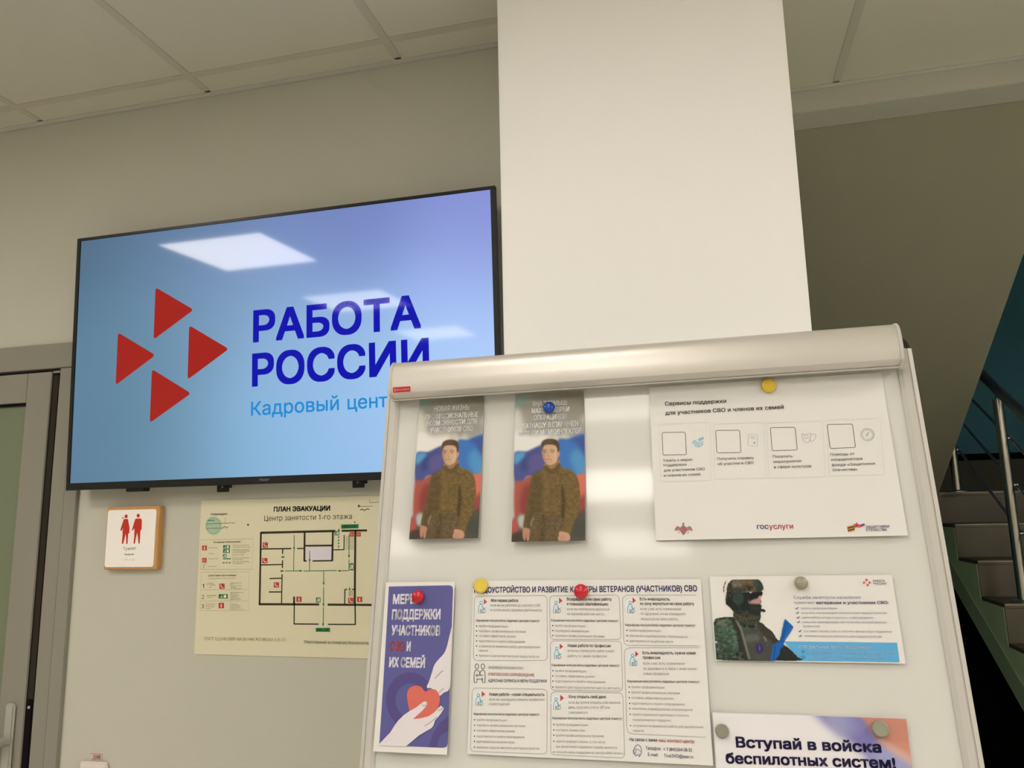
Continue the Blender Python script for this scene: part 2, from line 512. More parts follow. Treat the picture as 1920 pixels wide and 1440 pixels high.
sl.box((ROOM_L, ROOM_B, CEIL+.1), (ROOM_L+.01, WALL_Y+.16, CEIL+.25)); sl.box((ROOM_L, WALL_Y+.002, CEIL+.1), (0.2, WALL_Y+.16, CEIL+.25))
sl.box((ROOM_L, ROOM_B, CEIL+.1), (ROOM_R, ROOM_B+.01, CEIL+.25)); sl.box((ROOM_R-.01, ROOM_B, CEIL+.1), (ROOM_R, FASCIA_Y, CEIL+.25))
struct(sl.build('ceiling_slab', m_dark))
def angle(x0, x1, Y, name):
    m = MB().box((x0, Y-.0215, CEIL-.0012), (x1, Y-.0020, CEIL+.0004)).box((x0, Y-.0036, CEIL-.0004), (x1, Y-.0020, CEIL+.020))
    struct(m.build(name, m_trim))
angle(ROOM_L, -0.38, WALL_Y, 'trim_1'); angle(0.2123, ROOM_R, FASCIA_Y, 'trim_2')

# ------------------------------------------------------------------ ceiling light panels
m_lamp_frame = mat('lamp_frame_white', (0.75, 0.75, 0.74), rough=0.4)
def lamp(cx, cy, sx, sy, label, k=1.0):
    r = thing('ceiling_light', label, 'ceiling light', 'light panels in the suspended ceiling', Matrix.Translation((cx, cy, CEIL)))
    fr = MB(); t = 0.018; z0, z1 = -0.008, 0.0
    hx, hy = sx/2, sy/2
    fr.box((-hx, -hy, z0), (hx, -hy+t, z1)).box((-hx, hy-t, z0), (hx, hy, z1)).box((-hx, -hy+t, z0), (-hx+t, hy-t, z1)).box((hx-t, -hy+t, z0), (hx, hy-t, z1))
    fr.build('frame', m_lamp_frame, r)
    m = mat('lamp_diffuser_%d' % round(k*100), (0.8, 0.8, 0.78), rough=0.6, emit=PANEL_TINT, estr=PANEL_LIGHT*k)
    MB().box((-hx+t, -hy+t, -0.006), (hx-t, hy-t, -0.001)).build('diffuser', m, r)
lamp(-2.25, 0.085, .595, .595, 'square light panel reflected large near the top of the TV screen', 0.86)
lamp(-2.23, -1.25, .595, .595, 'light panel reflected over the first word on the TV screen', 0.55)
lamp(-2.20, -2.75, .595, .595, 'light panel reflected over the second word on the TV screen', 0.45)
lamp(-0.40, 0.22, .595, .595, 'light panel over the flipchart, the nearest to the column', 0.26)
lamp(-0.40, -0.84, .595, .52, 'light panel reflected just below the clamp on the flipchart board', 0.44)
lamp(-0.40, -1.85, .595, .46, 'light panel reflected in the middle of the flipchart board', 0.8)
lamp(-0.36, -2.82, .595, .56, 'light panel reflected above the lower sheets on the flipchart board', 0.44)
lamp(2.15, 0.55, .595, .595, 'added light panel over the right side of the room, before the stair opening', 1.2)  # unseen right-hand row, added to brighten the room and the stair opening
lamp(2.15, -1.05, .595, .595, 'added light panel over the right side of the room, second from the stair opening', 1.2)
lamp(2.15, -2.85, .595, .595, 'added light panel over the right side of the room, third from the stair opening', 1.2)

# ------------------------------------------------------------------ door with frosted glass beside the TV
m_door = mat('door_aluminium', (0.228, 0.219, 0.182), rough=0.45, spec=0.4)
m_black = mat('rubber_black', (0.005, 0.004, 0.004), rough=0.7, spec=0.1)
m_gasket = mat('gasket_dark', (0.024, 0.020, 0.014), rough=0.6, spec=0.15)
m_frost = mat('frosted_glass_green', (0.152, 0.182, 0.115), rough=0.35, spec=0.5)
m_handle = mat('handle_grey', (0.34, 0.34, 0.29), rough=0.4, spec=0.4)
xr = on_y((92.5, 1350), WALL_Y)[0]             # joint between cover strip and jamb
g1 = (on_y((118, 700), WALL_Y)[0]+on_y((64, 1350), WALL_Y)[0])/2
g0 = (on_y((104, 700), WALL_Y)[0]+on_y((48, 1350), WALL_Y)[0])/2
lt = EYE+0.443                                  # top of the door leaf
Y = WALL_Y
door = struct(MB().box((DOOR_L, Y-.012, 0), (DOOR_L+.045, Y+.05, DOOR_T)).box((xr+.0015, Y-.012, 0), (DOOR_R, Y+.05, DOOR_T))
              .box((DOOR_L+.045, Y-.012, lt+.010), (xr+.0015, Y+.05, DOOR_T)).build('door_1', m_door, bevel=0.0015))
jm = MB().box((g1, Y-.008, 0), (xr-.0008, Y+.05, lt+.009)).box((DOOR_L+.046, Y-.008, 0), (DOOR_L+.075, Y+.05, lt+.009))
jm.build('door_frame', m_door, door, bevel=0.001)
gx = on_y((50, 800), Y)[0]; gz = EYE+0.356
lf = MB().box((gx, Y-.010, .01), (g0, Y+.035, lt)).box((DOOR_L+.08, Y-.010, .01), (DOOR_L+.17, Y+.035, lt))
lf.box((DOOR_L+.17, Y-.010, gz), (gx, Y+.035, lt)).box((DOOR_L+.17, Y-.010, .01), (gx, Y+.035, .16))
leaf = lf.build('door_leaf', m_door, door, bevel=0.0015)
MB().box((DOOR_L+.16, Y+.004, .15), (gx+.004, Y+.012, gz+.006)).build('glass_pane', m_frost, leaf)
MB().box((DOOR_L+.17, Y-.004, gz-.0075), (gx-.0008, Y+.003, gz-.0003)).build('glazing_gasket', m_black, leaf)
MB().box((g0+.0003, Y-.0055, 0), (g1-.0003, Y+.045, lt+.008)).build('rebate', m_black, door)
MB().box((g0+.005, Y-.0068, on_y((72, 1310), Y)[2]), (g1-.004, Y-.0050, lt-.012)).build('brush_seal', m_gasket, door)
MB().box((g0+.002, Y-.0075, lt-.004), (g1-.001, Y-.0050, lt+.002)).build('corner_block', m_door, door)
zk = on_y((60, 1312), Y)[2]
kp = MB().box((g0+.003, Y-.0072, zk-.32), (g1-.006, Y-.0050, zk-.002)).build('strike_plate', m_black, door, bevel=.001)
MB().lathe([(.004, 0), (.004, .002)], ((g0+g1)/2-.001, Y-.0072, zk-.018), (0, -1, 0), 12).build('screw', m_handle, kp, smooth=True)
hp = on_y((17, 1385), Y-.012); hx, hz = hp[0], on_y((22, 1318), Y-.014)[2]
hd = MB().box((hx-.016, Y-.020, hz-.235), (hx+.016, Y-.0095, hz)).build('handle_plate', m_handle, leaf, bevel=.005, bseg=3, smooth=True)
hk = on_y((8, 1391), Y-.03)
lv = MB().tube((hk[0], Y-.019, hk[2]), (hk[0], Y-.062, hk[2]), .0125).tube((hk[0]+.006, Y-.055, hk[2]), (hk[0]-.125, Y-.055, hk[2]-.004), .0105)
lv.build('handle_lever', m_handle, hd, smooth=True, bevel=.002)

# ------------------------------------------------------------------ wall-mounted television
PHI = 0.038
tv_f = Frame((-1.08, 1.740, EYE+.45), (1, 0, 0), (0, -math.sin(PHI), math.cos(PHI)))
ZT = (100, 330, 1920/860)
def tvp(px): return tv_f.at(px)
c_tl, c_tr, c_bl, c_br = tvp((150, 450)), tvp((928, 345)), tvp((119.4, 920)), tvp((713.4, 899.8))
L_, R_ = (c_tl[0]+c_bl[0])/2, tvp((928.6, 347))[0]
T_, B_ = (c_tl[1]+c_tr[1])/2, (c_bl[1]+c_br[1])/2
sL = (tvp((154.6, 455.4))[0]+tvp((129.4, 907.7))[0])/2; sR = tvp((919.2, 352))[0]
sT = (tvp((154.6, 455.4))[1]+tvp((919.2, 352))[1])/2; sB = (tvp((129.4, 907.7))[1]+tvp((715.6, 883.3))[1])/2
m_bez = mat('tv_plastic_black', (0.010, 0.010, 0.010), rough=0.35, spec=0.4)
m_back = mat('tv_back_black', (0.012, 0.012, 0.012), rough=0.6)
tv = thing('television', 'wide flat screen TV showing red triangle emblem, mounted on the wall beside the door', 'TV', M=tv_f.M())
hb = MB()
bz = 0.0025
hb.box((L_, sT, -.012), (R_, T_, bz)).box((L_, B_, -.012), (R_, sB, bz)).box((L_, sB, -.012), (sL, sT, bz)).box((sR, sB, -.012), (R_, sT, bz))
hb.build('bezel', m_bez, tv, bevel=.0012)
MB().box((L_+.004, B_+.004, -.026), (R_-.004, T_-.004, -.0118)).box((L_+.25, B_+.05, -.046), (R_-.25, T_-.25, -.026)).build('back_cover', m_back, tv, bevel=.003)
m_scr = attr_mat('tv_screen_picture', emission=True)
_b = m_scr.node_tree.nodes['Principled BSDF']
_b.inputs['Roughness'].default_value = 0.05; _b.inputs['Specular IOR Level'].default_value = 0.22
SCR = [((160,470),(66,94,116)),((200,690),(88,125,148)),((140,890),(84,118,146)),((300,640),(112,152,178)),((300,860),(108,145,170)),
       ((420,560),(128,158,196)),((640,440),(118,140,198)),((640,360),(108,125,180)),((880,380),(128,138,206)),((860,560),(160,190,246)),
       ((900,640),(184,216,255)),((620,620),(142,176,218)),((470,830),(132,180,214)),((640,830),(148,190,232)),((560,700),(140,182,222)),
       ((250,520),(98,130,160)),((700,720),(168,206,248)),((915,450),(140,152,220)),((350,400),(95,118,160)),((180,800),(90,130,156))]
def scr_col(x, y):
    P = np.array([s[0] for s in SCR], float); K = np.array([s[1] for s in SCR], float)
    d2 = (x[:, None]-P[None, :, 0])**2 + (y[:, None]-P[None, :, 1])**2
    wgt = np.exp(-d2/(2*95.0**2))+1e-9
    return (wgt@K)/wgt.sum(1)[:, None]
screen = photo_grid('screen', tv_f, (sL, sB, sR, sT), 48, 27, scr_col, (0, 0, 1), m_scr, tv, z=0.0, emission=True)
def glow(name, c):
    m = mat(name, (0.01, 0.01, 0.012), rough=0.05, spec=0.22, emit=lin(c), estr=1.0); return m
m_red, m_navy, m_cyan = glow('screen_red', (160, 26, 16)), glow('screen_navy', (14, 18, 172)), glow('screen_cyan', (32, 138, 206))
pr = Print(tv_f, ZT, base=0.0003)
for t in [[(428,466),(588,560),(420,685)], [(271,655),(428,750),(261,876)], [(569,625),(735,724),(562,853)], [(413,808),(577,910),(404,1034)]]:
    pr.poly(rounded(t, 15, 5), m_red)
pr.build('emblem', screen)
pr = Print(tv_f, ZT, base=0.0003)
pr.text('РАБОТА', 836, 693, 1540, 130, m_navy, 0.030, y1=632)
pr.text('РОССИИ', 832, 878, 1575, 134, m_navy, 0.030, y1=818)
pr.build('wordmark', screen)
pr = Print(tv_f, ZT, base=0.0003)
pr.text('Кадровый', 828, 1003, 1196, 58, m_cyan, 0.012, y1=979)
pr.build('caption_word', screen)
pr = Print(tv_f, ZT, base=0.0003)
pr.text('центр', 1232, 977, 1400, 58, m_cyan, 0.012, y1=966, ref='цент')
pr.build('caption_word', screen)
pr = Print(tv_f, ZT, base=0.0028)
pr.text('Haier', 866, 1277, 907, 12, ink((150, 150, 150)), 0, y1=1275)
pr.build('maker_lettering', tv)
def under(px0, px1, h, name, d0=-.030, d1=-.006):
    a, b = tvp(px0), tvp(px1)
    return MB().box((a[0], B_-h, d0), (b[0], B_+.004, d1)).build(name, m_bez, tv, bevel=.002)
under((232, 921), (267, 917), .009, 'sensor_bump')
m_scrw = mat('screw_grey', (0.20, 0.20, 0.19), rough=0.35, metal=0.6)
for a, b in (((394, 911), (416, 911)), ((651, 905), (673, 904))):
    A, Bq = tvp(a), tvp(b); wd = Bq[0]-A[0]
    o = MB().box((A[0], B_-.0175, -.034), (Bq[0], B_+.05, -.028)).box((Bq[0]-.002, B_-.0075, -.034), (Bq[0]+.008, B_+.05, -.028)).build('mount_hook', m_bez, tv, bevel=.0012)
    MB().lathe([(.003, 0), (.003, .002)], ((A[0]+Bq[0])/2, B_-.004, -.028), (0, 0, 1), 12).build('screw', m_scrw, o, smooth=True)
    MB().box((A[0]+.002, B_+.045, -.048), (Bq[0]-.002, T_-.08, -.028)).build('mount_arm', m_bez, tv)
# plate against the wall
inv = tv.matrix_world.inverted()
cx = (L_+R_)/2
for z_ in (0.25, -0.12):
    MB().box((cx-.30, z_-.025, -.0765+z_*-.038), (cx+.30, z_+.025, -.046)).build('mounting_rail', m_bez, tv)

INK = 0.78                                      # the wall hangs in less light than the board
# ------------------------------------------------------------------ toilet sign on a wooden block
ZK = (180, 930, 9.0)
sg_f = Frame((-1.5205, WALL_Y-.020, EYE-.041), (1, 0, 0), (0, 0, 1))
m_wood = mat('sign_wood', (0.50, 0.27, 0.10), rough=0.55, bump=0.25, bscale=60, aniso=(1, 1, 14), mottle=0.22, mscale=24)
m_plate = mat('sign_plate', (0.80, 0.775, 0.73), rough=0.4)
sg = thing('toilet_sign', 'wooden framed toilet sign with red man and woman figures on the wall under the TV', 'sign', M=sg_f.M())
q = [sg_f.at((180+x/9, 930+y/9)) for x, y in ((195, 190), (1078, 165), (1030, 1225), (118, 1250))]
qx0, qx1 = (q[0][0]+q[3][0])/2, (q[1][0]+q[2][0])/2; qy1, qy0 = (q[0][1]+q[1][1])/2, (q[2][1]+q[3][1])/2
MB().box((qx0, qy0, -.0195), (qx1, qy1, 0)).build('wood_block', m_wood, sg, bevel=.0015)
q = [sg_f.at((180+x/9, 930+y/9), .002) for x, y in ((200, 245), (1012, 215), (975, 1190), (145, 1208))]
px0, px1 = (q[0][0]+q[3][0])/2, (q[1][0]+q[2][0])/2; py1, py0 = (q[0][1]+q[1][1])/2, (q[2][1]+q[3][1])/2
pl = MB().prism(rounded([(px0, py0), (px1, py0), (px1, py1), (px0, py1)], .008), 2, 0.0002, .002).build('plate', m_plate, sg)
pr = Print(sg_f, ZK, base=0.0021, w=.002); rd = ink((182, 48, 28)); dk = ink((98, 86, 66)); gy = ink((150, 138, 116))
pr.circle((510, 343), 27, rd, ry=32); pr.poly(rounded([(438, 375), (462, 350), (472, 362), (450, 386)], 6), rd)
pr.poly(rounded([(470, 388), (540, 388), (568, 545), (562, 632), (505, 632), (445, 628), (458, 540), (436, 585), (412, 588), (418, 552)], 8), rd)
pr.poly([(452, 625), (504, 628), (484, 720), (460, 806), (436, 806), (444, 720)], rd, 2); pr.poly([(502, 628), (546, 628), (540, 720), (532, 808), (510, 808), (512, 720)], rd, 2)
pr.circle((714, 332), 27, rd, ry=32)
pr.poly(rounded([(668, 382), (760, 378), (776, 410), (772, 560), (755, 580), (748, 600), (650, 600), (648, 540), (625, 580), (603, 578), (616, 545), (652, 420)], 9), rd)
pr.poly([(650, 596), (700, 598), (676, 700), (657, 803), (634, 803), (646, 700)], rd, 2); pr.poly([(694, 598), (750, 598), (746, 700), (738, 803), (718, 803), (710, 700)], rd, 2)
pr.text('Туалет', 458, 912, 680, 50, dk, 0, y1=905)
pr.text('Бәдрәф', 485, 998, 640, 26, gy, 0.01, y1=994)
pr.build('pictogram', pl)
br = MB(); bcells = ["1.1.", "11..1.", "1.....", "1.1.1.", "1...1.", ".1111."]
for i, cbits in enumerate(bcells):
    for j, b_ in enumerate(cbits):
        if b_ == '1':
            p = sg_f.at((180+(475+i*30+(j // 3)*11)/9, 930+(1062+(j % 3)*15)/9), .002); br.lathe([(.0008, 0), (.0006, .0005)], (p[0], p[1], .002), (0, 0, 1), 8)
br.build('braille_dots', ink((140, 130, 108)), pl, smooth=True)

# ------------------------------------------------------------------ light switch and its small red-framed sticker
a = on_y((155.5, 1426.5), WALL_Y); b = on_y((205.5, 1427), WALL_Y)
m_sw = mat('switch_plastic', (0.66, 0.60, 0.545), rough=0.4, spec=0.4)
sw = thing('power_socket', 'white plastic wall socket at the lower edge, right of the door', 'socket', M=Matrix.Translation(((a[0]+b[0])/2, WALL_Y, (a[2]+b[2])/2)))
hw_ = (b[0]-a[0])/2
MB().box((-hw_, -.011, -hw_*2), (hw_, -.0003, 0)).build('cover_plate', m_sw, sw, bevel=.003, bseg=3)
MB().lathe([(.026, 0), (.022, .002), (.020, -.006)], (0, -.0112, -hw_), (0, -1, 0), 32).build('socket_well', m_sw, sw, smooth=True)
st_f = Frame((*on_y((181, 1418.5), WALL_Y-.0004)[:2], on_y((181, 1418.5), WALL_Y-.0004)[2]), (1, 0, 0), (0, 0, 1))
stk = MB().box((-.0185, -.0092, -.0003), (.0185, .0092, 0)).build('voltage_sticker', mat('sticker_pink', (0.60, 0.47, 0.40), rough=0.5))
stk.matrix_world = st_f.M(); tag(stk, 'tiny red framed voltage sticker on the wall just above the socket', 'sticker')
Z2 = (0, 1260, 8.0); pr = Print(st_f, Z2, base=0.0001); rs = ink((165, 80, 66))
pr.line([(1366, 1222), (1536, 1232), (1532, 1318), (1372, 1312)], 7, rs, closed=True)
pr.text('220В', 1392, 1298, 1512, 56, rs, 0.01, y1=1300)
pr.build('lettering', stk)

# ------------------------------------------------------------------ evacuation plan on the wall
ev_f = Frame((-1.322, WALL_Y-.0012, EYE+.0555), (1, 0, 0), (0, 0, 1))
m_evac = mat('evacuation_paper', (0.63, 0.60, 0.43), rough=0.4, spec=0.35)
ev = sheet_mesh('evacuation_plan', .594, .396, m_evac, n=8, thick=.0009, M=ev_f.M())
tag(ev, 'cream evacuation plan with black floor outline and green arrows, under the TV', 'plan')
ZI = (360, 900, 1440/380); ZJ = (370, 1010, 9.6)
pr = Print(ev_f, ZI, base=0.0010)
bk, gn, rd, wt = ink((48, 40, 24)), ink((28, 104, 52)), ink((176, 58, 46)), ink((214, 200, 172)); tx = ink((66, 56, 32)); ft = ink((170, 156, 112)); mid = ink((104, 92, 60))
pr.text('ПЛАН ЭВАКУАЦИИ', 582, 224, 983, 34, bk, 0.04, y1=216)
for x in (582, 983): pass
pr.text('Центр занятости 1-го этажа', 515, 291, 1138, 38, tx, 0.0, y1=276)
pr.text('Утверждаю:', 135, 250, 255, 14, tx, 0.02, y1=247)
pr.circle((155, 325), 58, ink((160, 176, 140)), 1, 32, 66); pr.ring((155, 325), 48, 5, ink((138, 166, 130)), 2, ry=55)
pr.text('Директор', 110, 292, 162, 10, tx, 0.01)
pr.line([(103, 312), (310, 305)], 3, mid, 3); pr.line([(103, 345), (225, 341)], 3, mid, 3); pr.line([(238, 270), (238, 308)], 2, mid, 3)
pr.line(spline([(215, 345), (235, 330), (245, 340), (260, 332)], 4, False), 4, mid, 3); pr.circle((400, 318), 7, tx); pr.circle((1158, 300), 5, tx)
pr.line([(1262, 135), (1262, 162), (1330, 158)], 3, mid); pr.line([(1180, 188), (1285, 186)], 3, mid); pr.circle((1187, 185), 9, mid)
pr.line(spline([(1195, 212), (1215, 208), (1225, 216), (1245, 206), (1262, 210)], 4, False), 6, mid)
walls = [([(490,375),(1020,362)],13),([(492,370),(482,888)],12),([(478,882),(905,884)],12),([(965,885),(1278,887)],12),([(1162,358),(1158,885)],13),
 ([(1065,361),(1245,358)],12),([(802,372),(800,575)],12),([(1003,364),(998,573)],12),([(805,467),(1000,465)],10),([(795,574),(816,575)],9),([(858,575),(1003,573)],8),
 ([(495,490),(707,487)],8),([(748,487),(800,486)],7),([(646,490),(645,525)],8),([(645,570),(644,625)],8),([(492,603),(645,600)],7),([(642,670),(638,880)],7),([(553,700),(640,698)],7),
 ([(548,795),(638,795)],7),([(727,828),(727,885)],12),([(728,885),(727,1022)],7),([(724,1022),(902,1024)],7),([(967,1025),(1165,1026)],7),([(1160,885),(1162,1026)],8),
 ([(1083,390),(1081,497)],6),([(1005,496),(1083,495)],6),([(1088,776),(1086,885)],7),([(1088,778),(1105,776)],6),([(1138,778),(1160,777)],6)]
pr.poly([(815,478),(992,475),(990,568),(813,571)], ink((204,192,186)), 1)
for pts, w_ in walls: pr.line(pts, w_, bk, 2)
for i in range(12): pr.line([(1092, 402+i*8.2), (1152, 401+i*8.2)], 1.6, mid, 1)
for pts in [[(728,390),(724,645)],[(838,502),(836,645)],[(665,646),(785,645)],[(795,646),(1030,643)],[(1045,645),(1116,643)],[(1118,385),(1117,545)],[(1117,562),(1116,643)],[(938,648),(937,742)],[(937,760),(936,890)],[(935,905),(934,1032)]]:
    pr.line(pts, 4, gn, 3)
def arrow(x, y, dx, dy, s=11): pr.poly([(x+dx*s, y+dy*s), (x-dx*s+dy*s*.7, y-dy*s+dx*s*.7), (x-dx*s-dy*s*.7, y-dy*s-dx*s*.7)], gn, 4)
for x, y, dx, dy in [(727,488,0,1),(838,574,0,1),(937,738,0,1),(936,888,0,1),(934,1030,0,1),(1117,545,0,1),(655,547,1,0),(648,646,1,0),(778,645,1,0),(1046,645,-1,0),(1045,352,0,-1),(1122,770,0,-1)]: arrow(x, y, dx, dy)
pr.line([(636,547),(655,547)], 7, gn, 3); pr.line([(630,646),(648,646)], 7, gn, 3)
for i in range(5): pr.line([(1044, 400+i*22), (1043, 412+i*22)], 7, gn, 3)
pr.poly([(1062,317),(1185,314),(1185,342),(1062,346)], gn, 3); pr.text('ВЫХОД', 1082, 338, 1168, 16, ink((90,160,100)), 0.01, lvl=4, y1=336)
pr.poly([(882,1051),(982,1050),(982,1077),(882,1078)], gn, 3); pr.text('ВЫХОД', 893, 1072, 970, 17, wt, 0.01, lvl=4)
def exit_icon(x0, y0, x1, y1):
    pr.poly([(x0,y0),(x1,y0),(x1,y1),(x0,y1)], gn, 3); w_, h_ = x1-x0, y1-y0
    pr.poly([(x0+w_*.55,y0+h_*.18),(x0+w_*.85,y0+h_*.18),(x0+w_*.85,y0+h_*.82),(x0+w_*.55,y0+h_*.82)], wt, 4)
    pr.circle((x0+w_*.35, y0+h_*.28), h_*.09, wt, 4, 8); pr.line([(x0+w_*.36,y0+h_*.38),(x0+w_*.28,y0+h_*.6),(x0+w_*.16,y0+h_*.82)], h_*.1, wt, 4); pr.line([(x0+w_*.28,y0+h_*.6),(x0+w_*.45,y0+h_*.8)], h_*.1, wt, 4)
for r_ in [(1015,362,1048,393),(882,835,915,870),(1122,592,1150,642)]: exit_icon(*r_)
def red_icon(cx, cy, s, kind):
    h_ = s/2; pr.poly([(cx-h_,cy-h_),(cx+h_,cy-h_),(cx+h_,cy+h_),(cx-h_,cy+h_)], rd, 3)
    if kind == 'p': pr.line(spline([(cx-h_*.45,cy-h_*.6),(cx-h_*.4,cy-h_*.05),(cx+h_*.02,cy+h_*.45),(cx+h_*.55,cy+h_*.5)], 4, False), s*.13, wt, 4); pr.circle((cx-h_*.4,cy-h_*.55), s*.1, wt, 4, 8); pr.circle((cx+h_*.5,cy+h_*.48), s*.1, wt, 4, 8)
    elif kind == 'e': pr.poly(rounded([(cx-h_*.2,cy-h_*.4),(cx+h_*.2,cy-h_*.4),(cx+h_*.2,cy+h_*.7),(cx-h_*.2,cy+h_*.7)], h_*.12, 2), wt, 4); pr.line([(cx-h_*.1,cy-h_*.5),(cx+h_*.1,cy-h_*.6)], s*.1, wt, 4)
    else: pr.ring((cx-h_*.15,cy), h_*.42, s*.08, ink((226,150,130)), 4, 12); pr.line([(cx+h_*.2,cy),(cx+h_*.7,cy)], s*.1, ink((226,150,130)), 4)
for cx_, cy_, k_ in [(523,462,'p'),(520,573,'p'),(602,745,'p'),(762,847,'e'),(1130,855,'p'),(1193,848,'e'),(1137,386,'h'),(1186,386,'h')]: red_icon(cx_, cy_, 37 if k_ != 'h' else 30, k_)
pr.line([(1118,788),(1118,822),(1140,822),(1140,788)], 2.5, mid, 2, True); pr.line([(1136,794),(1122,806),(1132,808),(1122,820)], 3, mid, 3)
pr.text('ГОСТ 12.2.143-2009 160-20-1440 ЖЗ 885563 3-31-13', 90, 1137, 665, 22, mid, 0.0, y1=1145)
pr.text('Ответственный за пожарную безопасность', 797, 1160, 1258, 22, mid, 0.004, y1=1168)
pr.line([(65,425),(436,418),(432,634),(62,636)], 3, ft, 1, True); pr.line([(68,655),(408,653),(402,927),(58,928)], 3, ft, 1, True)
pr.line([(64,780),(405,778)], 2, ft, 1); pr.line([(60,860),(403,860)], 2, ft, 1)
pr.z = ZJ
pr.text('Условные обозначения', 290, 78, 778, 32, mid, 0.01, y1=68)
pr.text('Действия при пожаре', 205, 678, 703, 32, mid, 0.006, y1=672); pr.text('Сохраняйте спокойствие!', 205, 726, 700, 20, ink((172,128,92)), 0, y1=720)
red_icon(135, 167, 86, 'e'); red_icon(133, 387, 80, 'h')
pr.line([(78,458),(175,456),(173,550),(76,552)], 4, ft, 2, True); pr.line([(128,468),(112,505),(128,505),(114,538)], 7, mid, 3)
for t_, x, y, x1 in [('Огнетушитель',200,172,365),('Кнопка',210,277,305),('Пожарный кран',200,370,380),('Электрощит',200,508,350)]: pr.text(t_, x, y, x1, 18, mid, 0)
exit_icon(472,117,592,182); exit_icon(470,190,590,256); exit_icon(468,278,532,338); pr.line([(468,362),(610,361)], 14, gn, 3)
for x in (462, 516, 570): pr.line([(x,434),(x+36,433)], 14, gn, 3)
for i, (t_, x, y, x1) in enumerate([('Направление движения',645,128,940),('к эвакуационному выходу',645,162,965),('Направление движения',640,208,935),('к эвакуационному выходу',640,233,950),('по лестнице вниз',640,260,880),('Выход на улицу',640,300,848),('Основное направление',635,354,935),('пути эвакуации',635,384,825),('Запасное направление',640,422,940),('пути эвакуации',640,452,825)]): pr.text(t_, x, y, x1, 17, mid, 0)
for n_, y in (('1',888),('2',1085),('3',1252)): pr.text(n_, 88-(y-888)*.04, y, (126 if n_ == '1' else 132)-(y-888)*.03, 78, mid, 0)
red_icon(449, 855, 94, 'p'); exit_icon(390,998,553,1078); red_icon(437, 1203, 98, 'e')
for t_, x, y, x1 in [('Сообщите',175,810,298),('по телефону',175,838,330),('01',220,880,258),('Эвакуируйте',172,1030,348),('людей',172,1058,250),('По возможности',152,1178,358),('примите меры',152,1206,325),('по тушению',152,1234,310),('пожара',152,1262,240),
     ('Адрес объекта',600,804,800),('место',600,826,680),('возникновения',600,852,808),('пожара',600,878,695),('свою фамилию',600,902,805),('Эвакуироваться',600,975,835),('по путям',600,998,735),('эвакуации',600,1024,770),('указанным',600,1050,730),('на плане',600,1075,780),('эвакуации',600,1100,785),
     ('Использовать',590,1186,745),('огнетушители',590,1214,790),('пожарные краны',590,1242,775),('средства защиты',590,1270,840)]: pr.text(t_, x, y, x1, 16, mid, 0)
pr.build('floor_plan_print', ev)

INK = 0.60
# ------------------------------------------------------------------ flipchart easel: board leaning back, clamp bar on top, tripod legs
bd = Frame(np.array([-0.456737, 1.062759, 0.199634])+CAM, (0.99995032, 0.00747946, 0.00658916), (-0.00782472, 0.17947474, 0.98373146))
BW, BH = 0.7258, 1.02
m_al = mat('flipchart_frame_white', (0.44, 0.43, 0.395), rough=0.35, spec=0.4)
m_alg = mat('flipchart_groove_grey', (0.50, 0.48, 0.44), rough=0.5)
m_board = mat('whiteboard_enamel', (0.525, 0.53, 0.50), rough=0.6, spec=0.1, coat=0.45, coat_rough=0.07)
m_clamp = mat('clamp_satin_silver', (0.53, 0.51, 0.47), rough=0.36, spec=0.4, metal=0.4)
m_cap = mat('clamp_cap_grey', (0.46, 0.44, 0.40), rough=0.4, spec=0.4)
fc = thing('flipchart_easel', 'white magnetic flipchart easel with silver clamp bar, covered in pinned sheets', 'flipchart', M=bd.M())
MB().box((.016, -BH+.02, -.012), (BW-.016, .005, -.0004)).build('board', m_board, fc)
def rail(s):
    # outline in (u, w): outer lip, groove, inner strip
    prof = [(0, -.016), (0, .0015), (.0052, .0035), (.0058, .0020), (.0068, .0020), (.0076, .0042), (.0150, .0036), (.0203, .0012), (.0203, -.016)]
    if s > 0: prof = [(BW-a, b) for a, b in prof][::-1]
    vs = []; n = len(prof)
    for v_ in (-BH, -.003):
        vs += [(a, v_, b) for a, b in prof]
    fs = [tuple(range(n)), tuple(range(n, 2*n))[::-1]] + [(i, (i+1) % n, n+(i+1) % n, n+i) for i in range(n)]
    mb = MB(); mb.add(vs, fs); o = mb.build('side_rail', m_al, fc)
    g_ = MB(); a0, a1 = (.0056, .0070) if s < 0 else (BW-.0070, BW-.0056)
    g_.box((a0, -BH+.001, .0015), (a1, -.004, .0021)); g_.build('groove', m_alg, o)
rail(-1); rail(1)
MB().box((.0203, -BH, -.016), (BW-.0203, -BH+.02, .0035)).build('bottom_rail', m_al, fc)
MB().box((.02, -BH-.004, .0035), (BW-.02, -BH+.001, .06)).box((.02, -BH+.001, .057), (BW-.02, -BH+.012, .06)).build('pen_tray', m_al, fc, bevel=.001)
# black corner pieces between rail and clamp
for s in (0, 1):
    x_ = (lambda a: a) if s == 0 else (lambda a: BW-a)
    arc = [(x_(.001+.028*(1-math.cos(t))), -.003+.026*math.sin(t)) for t in np.linspace(0, math.pi/2, 10)] + [(x_(.029), -.003)]
    MB().prism(arc, 2, -.014, .0005).build('corner_cap', mat('corner_plastic_black', (0.015, 0.014, 0.012), rough=0.4), fc, bevel=.001)
